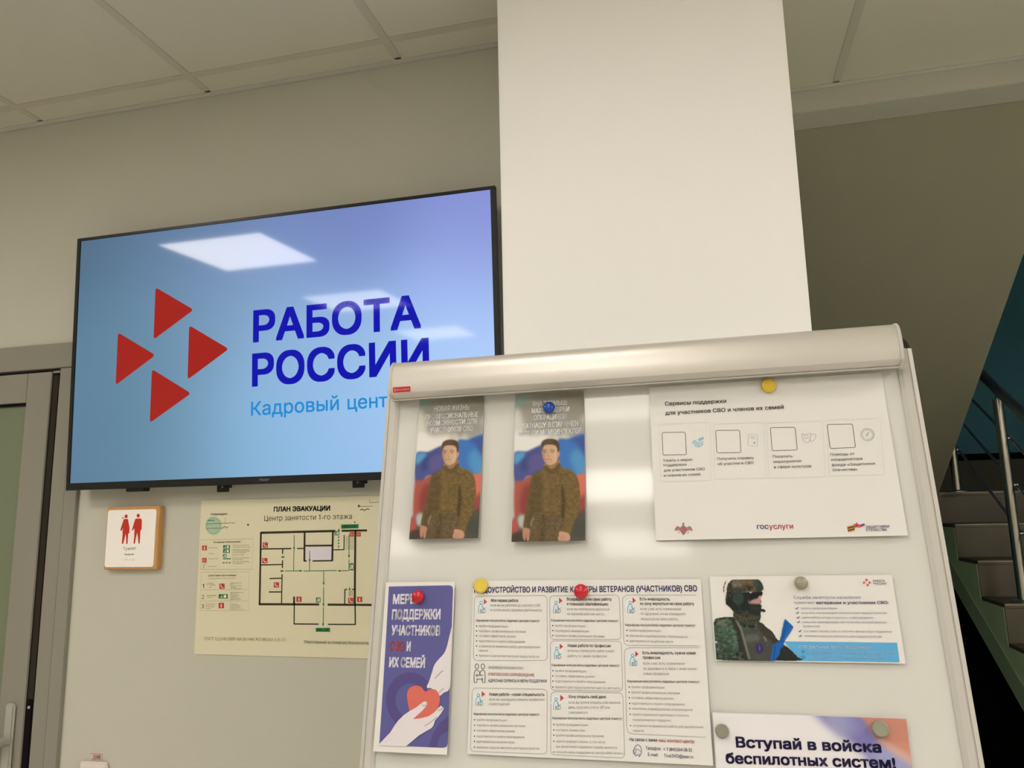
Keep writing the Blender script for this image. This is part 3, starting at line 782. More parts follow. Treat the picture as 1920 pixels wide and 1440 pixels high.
# clamp bar: a D-shaped extrusion with a lip below
prof = [(.0035, -.0290), (.0120, -.0330), (.0190, -.0345), (.0215, -.0325), (.0300, -.0305), (.0335, -.0280), (.0372, -.0140)]
prof += [(.0372-.0008*(1-math.cos(t))-.0262*(1-math.cos(max(0, t-.35)))*.95, -.0140+.0375*math.sin(t)) for t in np.linspace(.12, math.pi/2, 16)] + [(.0040, .0240)]
def extrude_u(prof, a, b):
    mb = MB(); n = len(prof); vs = [(a, v_, w_) for w_, v_ in prof] + [(b, v_, w_) for w_, v_ in prof]
    mb.add(vs, [tuple(range(n)), tuple(range(n, 2*n))[::-1]] + [(i, (i+1) % n, n+(i+1) % n, n+i) for i in range(n)]); return mb
CL0, CL1 = .0158, .7075
clamp = extrude_u(prof, CL0+.005, CL1-.005).build('clamp_bar', m_clamp, fc, smooth=True)
mid_w, mid_v = .018, -.004
big = [(mid_w+(a-mid_w)*1.06, mid_v+(b-mid_v)*1.045) for a, b in prof]
for a, b in ((CL0, CL0+.0052), (CL1-.0052, CL1)):
    extrude_u(big, a, b).build('end_cap', m_cap, clamp, smooth=True, bevel=.001)
extrude_u([(.0036, -.0292), (.0215, -.0355), (.0222, -.0335), (.0036, -.0262)], CL0+.003, CL1-.003).build('clamp_lip', m_cap, clamp, bevel=.0004)
# maker's label on the lower face of the bar
pA, pB = np.array([.0335, -.0280]), np.array([.0372, -.0140])
dv = (pB-pA)/np.linalg.norm(pB-pA); nv = np.array([dv[1], -dv[0]])
lf_o = bd.pt(CL0+.0072, pA[1]+dv[1]*.0008, pA[0]+dv[0]*.0008)+bd.z*(nv[0]*.0004)+bd.y*(nv[1]*.0004)
lb = Frame(lf_o, bd.x, bd.y*dv[1]+bd.z*dv[0])
m_lab = mat('label_red', pigment((190, 42, 42)), rough=0.4)
lab = MB().prism(rounded([(0, 0), (.0270, 0), (.0270, .0078), (0, .0078)], .0006, 2), 2, -.0003, 0).build('maker_label', m_lab, clamp)
lab.matrix_parent_inverse = Matrix.Identity(4)
lab.matrix_local = bd.M().inverted() @ lb.M()
pr = Print(lb, (690, 660, 16.0), base=0.0001)
wl = ink((240, 160, 150)); v_, f_ = text_geo('BRAUBERG', 0.0)
def lab_text(t, x0, x1, y, h, bold=0.0):
    v, f = text_geo(t, bold); mn, mx = v[:, 0].min(), v[:, 0].max(); c = capheight(bold)
    pr.raw([(x0+(p[0]-mn)/(mx-mn)*(x1-x0), y+p[1]/c*h) for p in v], f, wl, 1)
lab_text('BRAUBERG', .0060, .0255, .0026, .0026)
pr.raw([(.0016, .0016), (.0048, .0016), (.0048, .0060), (.0042, .0060), (.0042, .0022), (.0022, .0022), (.0022, .0044), (.0016, .0044)], [tuple(range(8))], wl, 1)
pr.raw([(.0018, .0058), (.0030, .0058), (.0032, .0030), (.0024, .0042)], [(0, 1, 2, 3)], wl, 1)
pr.build('lettering', lab)
# tripod: two front legs in line with the rails, one rear leg
def leg(a, b, r=.012):
    inv_ = bd.M().inverted(); A, B_ = inv_ @ Vector(a), inv_ @ Vector(b)
    o = MB().tube(A, B_, r).build('leg', m_al, fc, smooth=True)
    d_ = (B_-A).normalized(); MB().lathe([(r+.003, 0), (r+.003, .03)], B_-d_*.03, d_, 20).build('foot', m_black, o, smooth=True)
def down(x, v, w, Z):
    p = bd.pt(x, v, w); q_ = p - bd.y*((p[2]-Z)/bd.y[2]); return p, q_
for x in (.05, BW-.05):
    p, q_ = down(x, -.60, -.030, 0.0); leg(p, q_)
MB().box((.06, -.02, -.034), (BW-.06, -.05, -.016)).box((.038, -.05, -.034), (.062, -.62, -.016)).box((BW-.062, -.05, -.034), (BW-.038, -.62, -.016)).build('back_bracket', m_al, fc)
p = bd.pt(BW/2, -.035, -.03); leg(p, (p[0], min(p[1]+.16, 1.47), 0.0))

# ------------------------------------------------------------------ sheets pinned to the board
m_paper = mat('paper_white', (0.60, 0.595, 0.575), rough=0.65, spec=0.2)
m_gloss = mat('paper_gloss', (0.60, 0.595, 0.575), rough=0.5, spec=0.2)
def on_board(u, v, w=.0012, rot=0.0): return bd.sub(u, v, w, rot)
dk, hd, gr, nv_, rdi, tl = ink((92, 82, 72)), ink((70, 62, 56)), ink((146, 136, 124)), ink((58, 52, 104)), ink((196, 72, 66)), ink((120, 164, 166))
lnk = ink((186, 178, 164))

# A4 sheet of support services under the clamp
A4L, A4S = .297, .210
def curl1(x, y): t = -y/A4S; return .0050*t*t*(0.4+.6*(1-abs(x/A4L-.45))) + .0010*math.sin(x*26)*t
s1 = on_board(.3885, -.0333)
sh = sheet_mesh('support_services_sheet', A4L, A4S, m_paper, curl1, M=s1.M())
tag(sh, 'white A4 sheet with four empty square frames in a row, under the clamp at right', 'sheet')
ZA = (1220, 720, 4.0); pr = Print(s1, ZA, deform=curl1, w=.002)
pr.text('Сервисы поддержки', 107, 160, 568, 29, hd, 0.018, y1=139); pr.text('для участников СВО и членов их семей', 110, 230, 1000, 29, hd, 0.018, y1=183)
frq = ink((112, 98, 86)); pale = ink((208, 198, 182)); lg = ink((180, 176, 164))
for q in [[(85,362),(260,360),(268,530),(92,532)], [(487,347),(667,345),(678,513),(497,517)], [(898,325),(1084,322),(1100,493),(912,499)], [(1325,302),(1515,298),(1537,475),(1347,482)]]:
    pr.line(rounded(q, 12, 3), 4, frq, 1, True)
for q in [[(60,300),(445,285),(455,725),(75,735)], [(470,300),(850,285),(865,705),(480,715)], [(870,290),(1290,275),(1310,695),(885,705)], [(1320,270),(1720,255),(1755,680),(1340,690)]]:
    pr.line(rounded(q, 16, 3), 2.0, pale, 1, True)
for t_, x, y, x1 in [('Узнать о мерах',93,583,315),('поддержки',95,618,268),('для участников СВО',98,657,407),('и членов их семей',100,696,373),('Получить справку',500,571,775),('об участии в СВО',503,609,773),
     ('Посетить',918,554,1065),('мероприятия',922,592,1130),('в сфере культуры',926,632,1205),('Помощь от',1350,538,1530),('координатора',1355,576,1588),('фонда «Защитники',1360,616,1682),('Отечества»',1365,655,1552)]:
    pr.text(t_, x, y, x1, 20, dk, 0.004, y1=y-(x1-x)*.035)
# icons: open hands with a box, document, theatre masks, compass
ic = ink((176, 196, 196)); ic2 = ink((150, 178, 182))
pr.poly([(308,432),(335,420),(355,438),(395,425),(395,452),(360,475),(335,470)], ic); pr.poly([(355,410),(395,395),(398,412),(362,430)], ic2); pr.line([(308,440),(330,420),(352,440),(360,474)], 4, ic2, 2); pr.line([(360,474),(394,452)], 4, ic2, 2)
pr.line([(735,378),(802,376),(800,466),(728,460)], 4, lg, 1, True); 
for y in (395, 408): pr.line([(748,y),(785,y-1)], 4, lg)
pr.circle((778,440), 8, ic2)
pr.line(spline([(1135,375),(1165,378),(1200,368),(1198,410),(1180,438),(1150,425)], 4), 4, lg, 1, True); pr.line(spline([(1200,372),(1238,378),(1232,410),(1212,430),(1195,418)], 4, False), 4, lg, 1)
pr.ring((1168,396), 14, 4, lg, 1, 12, 10, .2, 2.9); pr.line([(1152,390),(1160,388)], 4, lg); pr.line([(1176,388),(1184,386)], 4, lg)
pr.ring((1627,378), 50, 5, lg, 1, 28, 46); pr.ring((1627,378), 40, 3, lg, 1, 28, 37); pr.poly([(1640,355),(1630,385),(1612,398),(1622,370)], lg, 2)
pr.build('services_print', sh)
pr = Print(s1, ZA, deform=curl1, w=.002)
eg, eg2 = ink((146, 110, 98)), ink((176, 132, 116))
pr.poly(rounded([(246,1040),(256,1050),(250,1060),(240,1060),(236,1050)], 3, 2), eg, 2)
pr.poly([(246,1058),(266,1075),(272,1105),(258,1125),(246,1138),(236,1125),(222,1105),(226,1075)], eg, 1); pr.poly(rounded([(236,1080),(258,1080),(256,1104),(247,1112),(238,1104)], 3, 2), ink((196, 96, 84)), 3)
pr.poly([(228,1080),(200,1066),(186,1080),(178,1104),(196,1102),(206,1098),(214,1104),(226,1104)], eg2, 1); pr.poly([(266,1080),(294,1066),(308,1080),(318,1104),(300,1102),(290,1098),(282,1104),(270,1104)], eg2, 1)
for k in range(3): pr.line([(184+k*14,1100),(200+k*10,1076)], 3, eg, 2); pr.line([(312-k*14,1100),(296-k*10,1076)], 3, eg, 2)
pr.line([(218,1122),(206,1112)], 5, eg2, 2); pr.line([(276,1122),(288,1112)], 5, eg2, 2)
pr.build('eagle_emblem', sh); pr = Print(s1, ZA, deform=curl1, w=.002)
pr.text('гос', 797, 1090, 884, 39, ink((66, 86, 130)), 0.014); pr.text('услуги', 888, 1090, 1070, 39, ink((208, 84, 84)), 0.014)
pr.build('portal_logo', sh); pr = Print(s1, ZA, deform=curl1, w=.002)
org, blk = ink((204, 140, 60)), ink((60, 48, 40))
for k in range(5): pr.poly([(1470+k*2,1070+k*9),(1526+k*1,1058+k*9),(1528,1066+k*9),(1472+k*2,1079+k*9)], org if k % 2 == 0 else blk, 2)
star = [(1542+(26 if i % 2 == 0 else 11)*math.sin(i*math.pi/5), 1062-(26 if i % 2 == 0 else 11)*math.cos(i*math.pi/5)) for i in range(10)]
pr.poly(star, ink((198, 54, 44)), 4)
for k, c_ in enumerate([(226,220,216),(70,84,170),(196,70,66)]): pr.poly([(1560,1050+k*10),(1600,1036+k*10),(1604,1046+k*10),(1562,1060+k*10)], ink(c_), 3)
pr.text('ЗАЩИТНИКИ', 1612, 1083, 1788, 19, ink((92, 96, 124)), 0.014); pr.text('ОТЕЧЕСТВА', 1613, 1107, 1770, 19, ink((92, 96, 124)), 0.014)
pr.build('ribbon_star_logo', sh)

# two folded leaflets with a portrait of a man in uniform
ZG, ZH = (740, 720, 836/180), (940, 720, 836/180)
cv = Canvas(836, 1440, (196, 186, 166), 0.5)
cv.fill([(150,100),(330,120),(335,225),(195,235)], (146,162,142), 14)
cv.fill([(330,100),(800,80),(790,210),(640,250),(420,420),(330,380),(400,240)], (150,140,118), 26)
cv.fill([(560,130),(800,110),(790,250),(650,330),(540,300)], (118,108,88), 30, .8)
cv.fill([(190,240),(300,260),(330,380),(300,430),(190,480)], (208,198,176), 20)
cv.fill([(190,440),(300,410),(440,370),(480,420),(430,540),(300,590),(190,620)], (226,216,196), 14)
cv.fill([(520,420),(640,400),(600,500),(540,510)], (206,198,178), 18); cv.fill([(640,380),(790,350),(785,480),(650,490)], (156,156,146), 20)
cv.fill([(560,360),(640,330),(560,470)], (150,138,116), 16)
cv.fill([(185,612),(290,590),(420,530),(560,520),(560,800),(300,800),(260,840),(185,868)], (76,82,128), 8)
cv.fill([(185,612),(270,596),(260,650),(190,700)], (88,146,178), 12); cv.fill([(240,680),(330,600),(400,590),(360,700),(250,760)], (56,68,112), 16)
cv.fill([(300,640),(420,600),(420,740),(310,780)], (92,84,128), 18)
cv.fill([(540,502),(640,482),(790,455),(785,780),(690,792),(560,760)], (64,112,166), 8)
cv.fill([(640,490),(790,455),(790,640),(740,600),(700,520)], (62,84,136), 16); cv.fill([(640,640),(700,570),(780,680),(775,770),(690,785)], (82,140,176), 18)
cv.fill([(180,868),(250,842),(310,800),(560,800),(560,1060),(300,1100),(180,1210)], (166,84,66), 8); cv.fill([(250,900),(300,870),(310,1010),(240,1140),(215,1040)], (134,62,52), 18)
cv.fill([(560,820),(690,790),(800,772),(790,940),(700,985),(560,1000)], (206,108,86), 8); cv.fill([(560,980),(700,980),(790,930),(780,1120),(640,1180)], (150,70,58), 14)
cv.fill([(620,1170),(790,1090),(780,1400),(560,1400)], (82,76,62), 16); cv.fill([(640,1200),(760,1180),(760,1300),(640,1300)], (74,72,60), 14)
cv.fill([(150,1200),(250,1120),(330,1150),(310,1400),(150,1400)], (104,82,66), 20); cv.blob((232,1185), 42, (176,178,160), 12, ry=58); cv.fill([(150,1180),(190,1170),(196,1280),(150,1300)], (176,80,68), 10)
cv.fill([(140,1300),(240,1270),(300,1320),(280,1420),(140,1420)], (72,60,48), 12)
cv.fill([(262,190),(420,170),(740,150),(745,300),(720,420),(500,432),(300,440),(266,330)], (150,141,119), 22, .85)
# trousers, jacket, sleeves
gA = cv.grain(4.0, 4.5)+cv.grain(10, 3)
cv.fill([(330,1120),(590,1110),(600,1230),(560,1420),(300,1420),(312,1240)], (98,80,50), 3, noise=gA)
cv.fill([(395,1140),(420,1140),(400,1420),(360,1420)], (72,58,36), 10, .6)
cv.fill([(418,715),(440,706),(500,712),(545,686),(562,722),(640,748),(684,790),(706,880),(708,1000),(690,1100),(640,1220),(612,1300),(540,1275),(566,1200),(576,1118),(450,1132),(346,1122),(322,1200),(296,1258),(240,1244),(258,1120),(284,1000),(302,880),(322,805),(350,772),(400,752)], (112,90,48), 2.5, noise=gA)
cv.fill([(320,820),(395,770),(400,1100),(345,1120),(318,1200),(298,1250),(246,1240),(266,1110),(296,960)], (76,60,36), 14, .55)
cv.fill([(560,900),(575,880),(590,1000),(580,1110),(560,1190),(548,1120)], (68,54,30), 6, .75); cv.stroke([(560,880),(566,960),(570,1080)], 9, (64,50,28), 4, .7)
for y in (930, 1000, 1060, 1110, 1160): cv.stroke([(596,y),(640,y+16),(690,y+2)], 8, (82,64,34), 4, .55)
cv.stroke([(505,735),(560,790),(620,780)], 9, (66,54,32), 4, .6); cv.stroke([(455,725),(470,900),(465,1100)], 6, (78,62,36), 4, .5); cv.stroke([(350,1095),(460,1112),(572,1096)], 10, (72,58,34), 4, .6)
cv.fill([(500,880),(560,870),(560,930),(505,938)], (100,80,42), 4, .5); cv.stroke([(500,884),(560,874)], 5, (70,56,32), 3, .6); cv.stroke([(340,905),(420,895)], 5, (62,50,30), 3, .5)
cv.stroke([(560,728),(640,755),(676,790)], 12, (138,112,62), 5, .5); cv.stroke([(516,950),(514,1030)], 6, (60,48,28), 3, .6)
# collar and neck
cv.fill([(432,690),(545,655),(552,700),(500,735),(440,730)], (150,112,78), 3); cv.fill([(424,718),(448,712),(490,745),(545,690),(560,715),(520,780),(450,770)], (96,78,42), 3)
# head
cv.fill([(410,560),(418,530),(450,515),(510,518),(540,548),(548,600),(536,650),(520,684),(486,704),(462,702),(436,684),(418,640)], (202,160,122), 2.5)
cv.fill([(412,580),(430,570),(436,640),(446,690),(424,660)], (150,108,78), 7, .7); cv.fill([(500,560),(540,570),(535,640),(505,690),(512,620)], (216,178,140), 8, .6)
cv.fill([(536,588),(556,584),(556,618),(542,640),(534,630)], (196,142,108), 2.5)
cv.fill([(408,560),(410,520),(430,494),(470,482),(520,486),(548,508),(556,545),(552,588),(540,592),(536,560),(518,536),(470,530),(436,538),(420,560),(414,590)], (82,62,42), 3)
cv.fill([(420,535),(440,505),(480,492),(510,498),(500,512),(450,520)], (112,88,60), 6, .5)
cv.stroke([(424,583),(440,576),(456,582)], 5, (92,64,46), 2.5, .8); cv.stroke([(478,580),(498,573),(520,582)], 5, (92,64,46), 2.5, .8)
cv.stroke([(428,594),(448,594)], 8, (84,58,44), 3, .8); cv.stroke([(484,592),(512,592)], 8, (84,58,44), 3, .8)
cv.stroke([(466,592),(458,620),(462,634),(478,634)], 5, (150,106,78), 3, .7); cv.stroke([(442,660),(462,656),(488,660)], 6, (146,88,74), 2.5, .85); cv.stroke([(448,682),(470,684),(490,680)], 6, (150,112,84), 4, .5)
for _ in range(420):
    fx_, fy_ = RNG.uniform(300, 700), RNG.uniform(740, 1330)
    if (250 < fx_ < 705 and 770 < fy_ < 1110 and fx_ > 320-(fy_-800)*.12) or (320 < fx_ < 570 and 1140 < fy_ < 1330) or (590 < fx_ < 690 and fy_ < 1230):
        c_ = [(140,116,66),(86,70,38),(78,76,44),(128,98,52)][RNG.integers(0, 4)]
        cv.blob((fx_, fy_), RNG.uniform(4, 9), c_, 3, .42, ry=RNG.uniform(3, 7))
# hands
cv.fill([(240,1240),(290,1252),(288,1300),(282,1345),(266,1350),(258,1320),(250,1345),(236,1335),(232,1290)], (178,128,96), 2.5); cv.stroke([(262,1290),(260,1340)], 5, (120,82,60), 2.5, .7)
cv.fill([(535,1268),(606,1288),(606,1345),(520,1345),(524,1300)], (196,142,112), 2.5); cv.stroke([(545,1305),(540,1345)], 4, (140,96,74), 2.5, .6); cv.stroke([(566,1305),(566,1345)], 4, (140,96,74), 2.5, .5)
cv.stroke([(325,1150),(305,1200),(300,1225)], 6, (196,190,170), 3, .8)
m_photo = attr_mat('photo_print', rough=0.5, spec=0.12)
DLW, DLH = .0990, .210
def leaflet(u, v, label, lift, lines, zoom, src=None, bottom=.009):
    fr = on_board(u, v, .0016)
    def curl(x, y): t = -y/DLH; return bottom*t**1.5 + .0010*math.cos(x/DLW*math.pi)*t
    root = sheet_mesh('leaflet', DLW, DLH, m_gloss, curl, n=10, thick=.0003, M=fr.M())
    tag(root, label, 'leaflet', 'leaflets with a portrait of a man in uniform')
    sheet_mesh('back_leaf', DLW-.0008, DLH-.0010, m_gloss, lambda x, y: curl(x, y)*.55-.0007, n=8, parent=root)
    pic = photo_grid('portrait_print', fr, (0, 0, DLW, -DLH), 124, 264, cv.at, ZG, m_photo, root, z=.00055, deform=curl, w=.004) if src is None else None
    if src is not None:
        pic = src.copy(); C.objects.link(pic); pic.parent = root
    p_ = Print(fr, zoom, base=.0006, deform=curl, w=.003)
    wh, wt2 = ink((240, 233, 219)), ink((232, 224, 210))
    for t_, x, y, x1, cap, b_ in lines: p_.text(t_, x, y, x1, cap, wh if b_ else wt2, b_, lvl=2, y1=y-(x1-x)*.052)
    p_.build('headline', root)
    return pic
pic = leaflet(.0530, -.0262, 'leaflet with four headline lines, held by the clamp at the left of the board', 0,
    [('НОВАЯ ЖИЗНЬ:', 340, 236, 650, 46, 0), ('ПРОФЕССИОНАЛЬНЫЕ', 265, 306, 725, 46, .034), ('ВОЗМОЖНОСТИ ДЛЯ', 275, 364, 712, 46, .034), ('УЧАСТНИКОВ СВО', 304, 424, 678, 46, .034)], ZG)
leaflet(.1988, -.0325, 'leaflet with five headline lines, pinned by the blue magnet', 0,
    [('ЯҢА ТОРМЫШ:', 268, 192, 575, 42, 0), ('МАХСУС ХӘРБИ', 260, 252, 590, 44, .034), ('ОПЕРАЦИЯДӘ', 280, 312, 568, 44, .034), ('КАТНАШУЧЫЛАР ӨЧЕН', 183, 386, 667, 46, .034), ('ҺӨНӘРИ МӨМКИНЛЕКЛӘР', 150, 452, 700, 46, .034)], ZH, src=pic)

# purple card with two hands and a heart
ZF = (690, 1070, 3.89)
fr = on_board(.0205, -.2930, .0052)
def curl3(x, y): t = -y/DLH; return .004*t*t + .0006*math.sin(x*30)
cd = sheet_mesh('support_card', DLW, DLH, m_gloss, curl3, n=10, thick=.0003, M=fr.M())
tag(cd, 'purple card with two pale hands holding a heart, at the lower left of the board', 'card')
pr = Print(fr, ZF, deform=curl3, w=.006)
pu, rg, cr, ht, ou = ink((92, 88, 134)), ink((84, 72, 118)), ink((222, 208, 196)), ink((212, 104, 84)), ink((104, 88, 92))
def clip_card(pts, x0, x1):
    return pts
lft = lambda y: 141+(78-141)*(y-113)/(1283-113)
card = [(lft(113), 113), (585, 104), (606, 112), (611, 135), (602, 420), (590, 850), (578, 1262), (570, 1284), (545, 1292), (275, 1282), (lft(1275), 1268)]
pr.poly(card, pu, 1)
R1, R2 = 172, 104
for a0 in range(0, 36):
    a, b = 2*math.pi*a0/36, 2*math.pi*(a0+1)/36
    q = [(298+R*math.cos(t), 945+R*1.18*math.sin(t)) for R, t in ((R2, a), (R1, a), (R1, b), (R2, b))]
    pr.poly(q, rg, 2)
pr.poly([(436,1288),(470,1190),(520,1110),(584,1060),(578,1262),(560,1290)], rg, 2); pr.poly([(500,1290),(520,1210),(580,1170),(578,1262),(560,1290)], pu, 3)
pr.poly(spline([(604,418),(588,470),(566,560),(545,606),(505,650),(476,692),(458,750),(438,812),(424,842),(430,858),(452,856),(470,872),(494,888),(512,916),(545,892),(592,848),(597,640)], 5), cr, 4)
pr.poly(spline([(281,930),(284,880),(308,850),(345,838),(382,848),(414,882),(445,864),(488,870),(514,905),(518,958),(496,1015),(440,1062),(325,1088),(300,1030)], 5), ht, 5)
pr.poly([(79,1266),(120,1222),(160,1180),(190,1132),(215,1096),(255,1056),(300,1024),(345,1000),(385,968),(405,954),(424,957),(428,974),(415,996),(385,1030),(352,1058),(325,1084),(380,1078),(440,1062),(480,1034),(512,998),(528,984),(538,994),(546,996),(549,1006),(528,1044),(505,1072),(486,1092),(476,1128),(462,1148),(420,1172),(370,1202),(325,1240),(275,1282),(79,1275)], cr, 6)
pr.line(spline([(392,976),(400,988),(414,984),(422,968)], 4, False), 3, ou, 7); pr.line([(410,1134),(455,1106),(500,1068)], 3, ou, 7); pr.line(spline([(508,1022),(530,1012),(545,996)], 4, False), 3, ou, 7); pr.line(spline([(480,790),(520,745),(545,728)], 4, False), 2.5, ou, 7); pr.line([(512,890),(548,856)], 2.5, ou, 7)
pr.build('hands_print', cd)
pr = Print(fr, ZF, deform=curl3, w=.006); cw, crd = ink((228, 218, 212)), ink((206, 96, 88))
pr.text('МЕРЫ', 170, 239, 346, 70, cw, .046, lvl=3, y1=236); pr.text('ПОДДЕРЖКИ', 163, 352, 520, 72, cw, .046, lvl=3, y1=350); pr.text('УЧАСТНИКОВ', 160, 467, 517, 72, cw, .046, lvl=3)
pr.text('СВО', 150, 584, 256, 70, crd, .034, lvl=3); pr.text('И', 272, 584, 302, 70, cw, .046, lvl=3); pr.text('ИХ СЕМЕЙ', 144, 701, 408, 72, cw, .046, lvl=3)
pr.build('headline', cd)

# small wide leaflet with a masked soldier
ZD = (1320, 1050, 4.8)
fr = on_board(.4521, -.2886)
def curl4(x, y): t = -y/.099; return .0020*t*t + .0012*(x/.21)**2
sm = sheet_mesh('employment_leaflet', .210, .099, m_gloss, curl4, n=10, M=fr.M())
tag(sm, 'wide white leaflet with a helmeted soldier and blue band under a grey magnet', 'leaflet')
BG = (228, 218, 202)
ca = Canvas(900, 960, BG, 0.6); al = Canvas(900, 960, (0, 0, 0), 0.6)
def both(pts, col, soft=2, op=1.0, **k): ca.fill(pts, col, soft, op, **k); al.fill(pts, (255, 255, 255), 1, 1)
gA = ca.grain(9, 16); gB = ca.grain(3, 8)
both([(86,560),(112,524),(200,510),(270,515),(330,540),(500,556),(560,600),(620,650),(655,705),(700,745),(760,790),(815,840),(838,868),(842,906),(103,897),(92,760),(84,640)], (54,62,48), noise=gA+gB)
ca.fill([(96,600),(200,560),(290,640),(300,760),(250,860),(110,880)], (62,92,68), 12, .65); ca.fill([(110,560),(200,530),(250,560),(180,600)], (116,120,96), 8, .6); ca.fill([(230,600),(290,690),(300,800),(260,700)], (150,160,140), 10, .35)
ca.fill([(130,700),(200,690),(220,760),(150,780)], (44,58,42), 10, .7); ca.fill([(110,820),(230,800),(250,890),(110,890)], (44,50,40), 8, .6)
ca.fill([(330,640),(480,620),(600,700),(620,900),(400,900)], (72,72,60), 10, .85); ca.fill([(370,680),(480,670),(490,720),(390,740)], (110,112,100), 8, .5)
ca.fill([(480,580),(560,600),(650,700),(660,740),(560,700)], (58,50,38), 6, .8); ca.stroke([(285,540),(330,620),(372,760),(408,895)], 16, (136,130,110), 3, .8); ca.stroke([(265,550),(310,650),(345,780),(378,895)], 30, (46,44,36), 4, .8)
ca.stroke([(90,742),(118,738)], 16, (220,216,214), 3); ca.stroke([(94,758),(116,756)], 14, (60,80,150), 3); ca.stroke([(96,776),(114,774)], 10, (150,50,50), 3)
ca.blob((494,792), 46, (86,56,70), 3, ry=56); ca.blob((498,794), 33, (44,48,92), 3, ry=42); ca.stroke([(498,770),(500,815)], 8, (150,120,140), 3, .8)
ca.stroke([(540,690),(560,730)], 8, (200,196,180), 3, .7)
# neck cloth and mask
both([(262,470),(330,440),(420,420),(512,410),(514,470),(505,545),(440,585),(340,560),(270,520)], (64,62,44), noise=gB)
both([(385,395),(440,395),(516,402),(512,450),(500,500),(430,490),(390,460)], (38,42,34))
# back of the head, ear cup
both([(212,290),(250,300),(400,290),(440,330),(430,400),(400,450),(330,480),(270,470),(230,430),(192,388),(200,330)], (30,36,30)); ca.blob((305,345), 52, (50,66,56), 6, .9, ry=60); ca.stroke([(225,420),(280,460),(400,455)], 10, (58,62,46), 3, .9); ca.stroke([(230,330),(300,400),(330,450)], 8, (70,72,58), 3, .7)
# skin slot, goggles, helmet
both([(400,392),(412,330),(420,296),(500,284),(522,286),(524,318),(516,336),(510,352),(516,368),(514,394),(470,400)], (120,86,78), 2)
both([(414,384),(428,364),(470,354),(512,324),(517,340),(504,362),(512,388),(470,393)], (176,136,122)); both([(410,372),(418,300),(522,284),(526,316),(500,322),(484,340),(446,350)], (26,28,28))
ca.fill([(490,330),(510,324),(500,348)], (206,164,154), 2)
for _ in range(160):
    fx_, fy_ = RNG.uniform(95, 290), RNG.uniform(560, 890)
    ca.blob((fx_, fy_), RNG.uniform(6, 16), [(98,124,98),(40,50,38),(128,140,116),(58,84,60),(70,58,42)][RNG.integers(0, 5)], 4, .45, ry=RNG.uniform(5, 12))
ca.fill([(215,285),(330,262),(430,268),(535,262),(530,280),(430,292),(330,292),(240,318)], (40,42,34), 5, .8)
ca.blob((388,196), 14, (150,134,104), 5, .7, ry=20); ca.stroke([(330,170),(360,210),(420,232),(470,226)], 7, (58,50,38), 4, .7); ca.stroke([(240,205),(300,215),(360,250)], 8, (48,46,36), 4, .7)
ca.stroke([(250,330),(262,380),(300,404)], 8, (24,28,24), 3, .8); ca.stroke([(400,420),(460,436),(510,430)], 7, (60,66,52), 4, .6); ca.stroke([(300,500),(380,530),(470,520)], 9, (88,84,62), 5, .55); ca.stroke([(290,470),(380,500),(490,490)], 8, (40,38,28), 5, .6)
both([(215,300),(206,240),(230,190),(300,164),(430,160),(498,178),(530,222),(540,258),(528,276),(490,290),(420,288),(330,290),(260,310),(232,330)], (74,64,46), noise=gA)
ca.fill([(330,175),(430,170),(480,220),(440,240),(360,200)], (112,88,60), 6, .8); ca.fill([(250,200),(320,180),(340,240),(270,260)], (150,140,120), 10, .5); ca.fill([(440,200),(500,190),(535,255),(480,270)], (44,66,60), 8, .7); ca.fill([(240,250),(330,250),(330,290),(250,300)], (52,58,44), 8, .8)
both([(170,270),(178,220),(200,175),(212,168),(200,200),(186,240),(184,290),(174,292)], (62,54,44)); both([(198,300),(206,240),(220,250),(214,330),(200,380),(190,370)], (60,56,44))
both([(505,445),(540,440),(555,455),(548,474),(530,470),(508,458)], (30,34,32)); 
# blue rifle and dark glove
both([(726,527),(806,602),(770,670),(735,720),(715,770),(690,850),(650,905),(594,903),(612,800),(622,760),(660,750),(686,690),(700,620)], (26,92,156), smooth=False)
ca.stroke([(735,560),(725,640),(690,740)], 10, (18,64,112), 3, .8); ca.stroke([(785,610),(720,720)], 8, (60,130,190), 3, .7); ca.stroke([(640,770),(625,890)], 10, (16,58,104), 3, .8)
both([(694,790),(740,788),(790,825),(836,870),(842,906),(655,905),(676,850)], (38,40,38)); ca.stroke([(720,800),(760,850)], 8, (70,66,56), 3, .6)
pr = Print(fr, ZD, deform=curl4, w=.0015, base=.0004)
pr.poly([(725,733),(1735,745),(1758,921),(840,907)], ink((92, 164, 196)), 1)
pr.build('blue_band', sm)
n_, mm = 132, 132
x1s = fr.at((1320+862/4.8, 1150))[0]
xs_ = np.linspace(.001, x1s, n_+1); ys_ = np.linspace(-.004, -.0985, mm+1)
XX, YY = np.meshgrid(xs_, ys_); Pw = fr.o + XX.ravel()[:, None]*fr.x + YY.ravel()[:, None]*fr.y; qq = pix(Pw)
kp_ = al.at((qq[:, 0]-ZD[0])*ZD[2], (qq[:, 1]-ZD[1])*ZD[2])[:, 0] > 100
photo_grid('soldier_print', fr, (.001, -.004, x1s, -.0985), n_, mm, ca.at, ZD, m_photo, sm, z=.0009, deform=curl4, keep=kp_)
pr = Print(fr, ZD, deform=curl4, w=.0015, base=.0006)
nb, ng, lb_ = ink((78, 76, 116)), ink((128, 122, 138)), ink((214, 226, 230))
pr.text('Служба занятости населения', 807, 350, 1410, 27, ng, 0, y1=349); pr.text('помогает', 812, 394, 998, 24, ng, 0); pr.text('ветеранам и участникам СВО:', 1013, 396, 1662, 26, nb, .02)
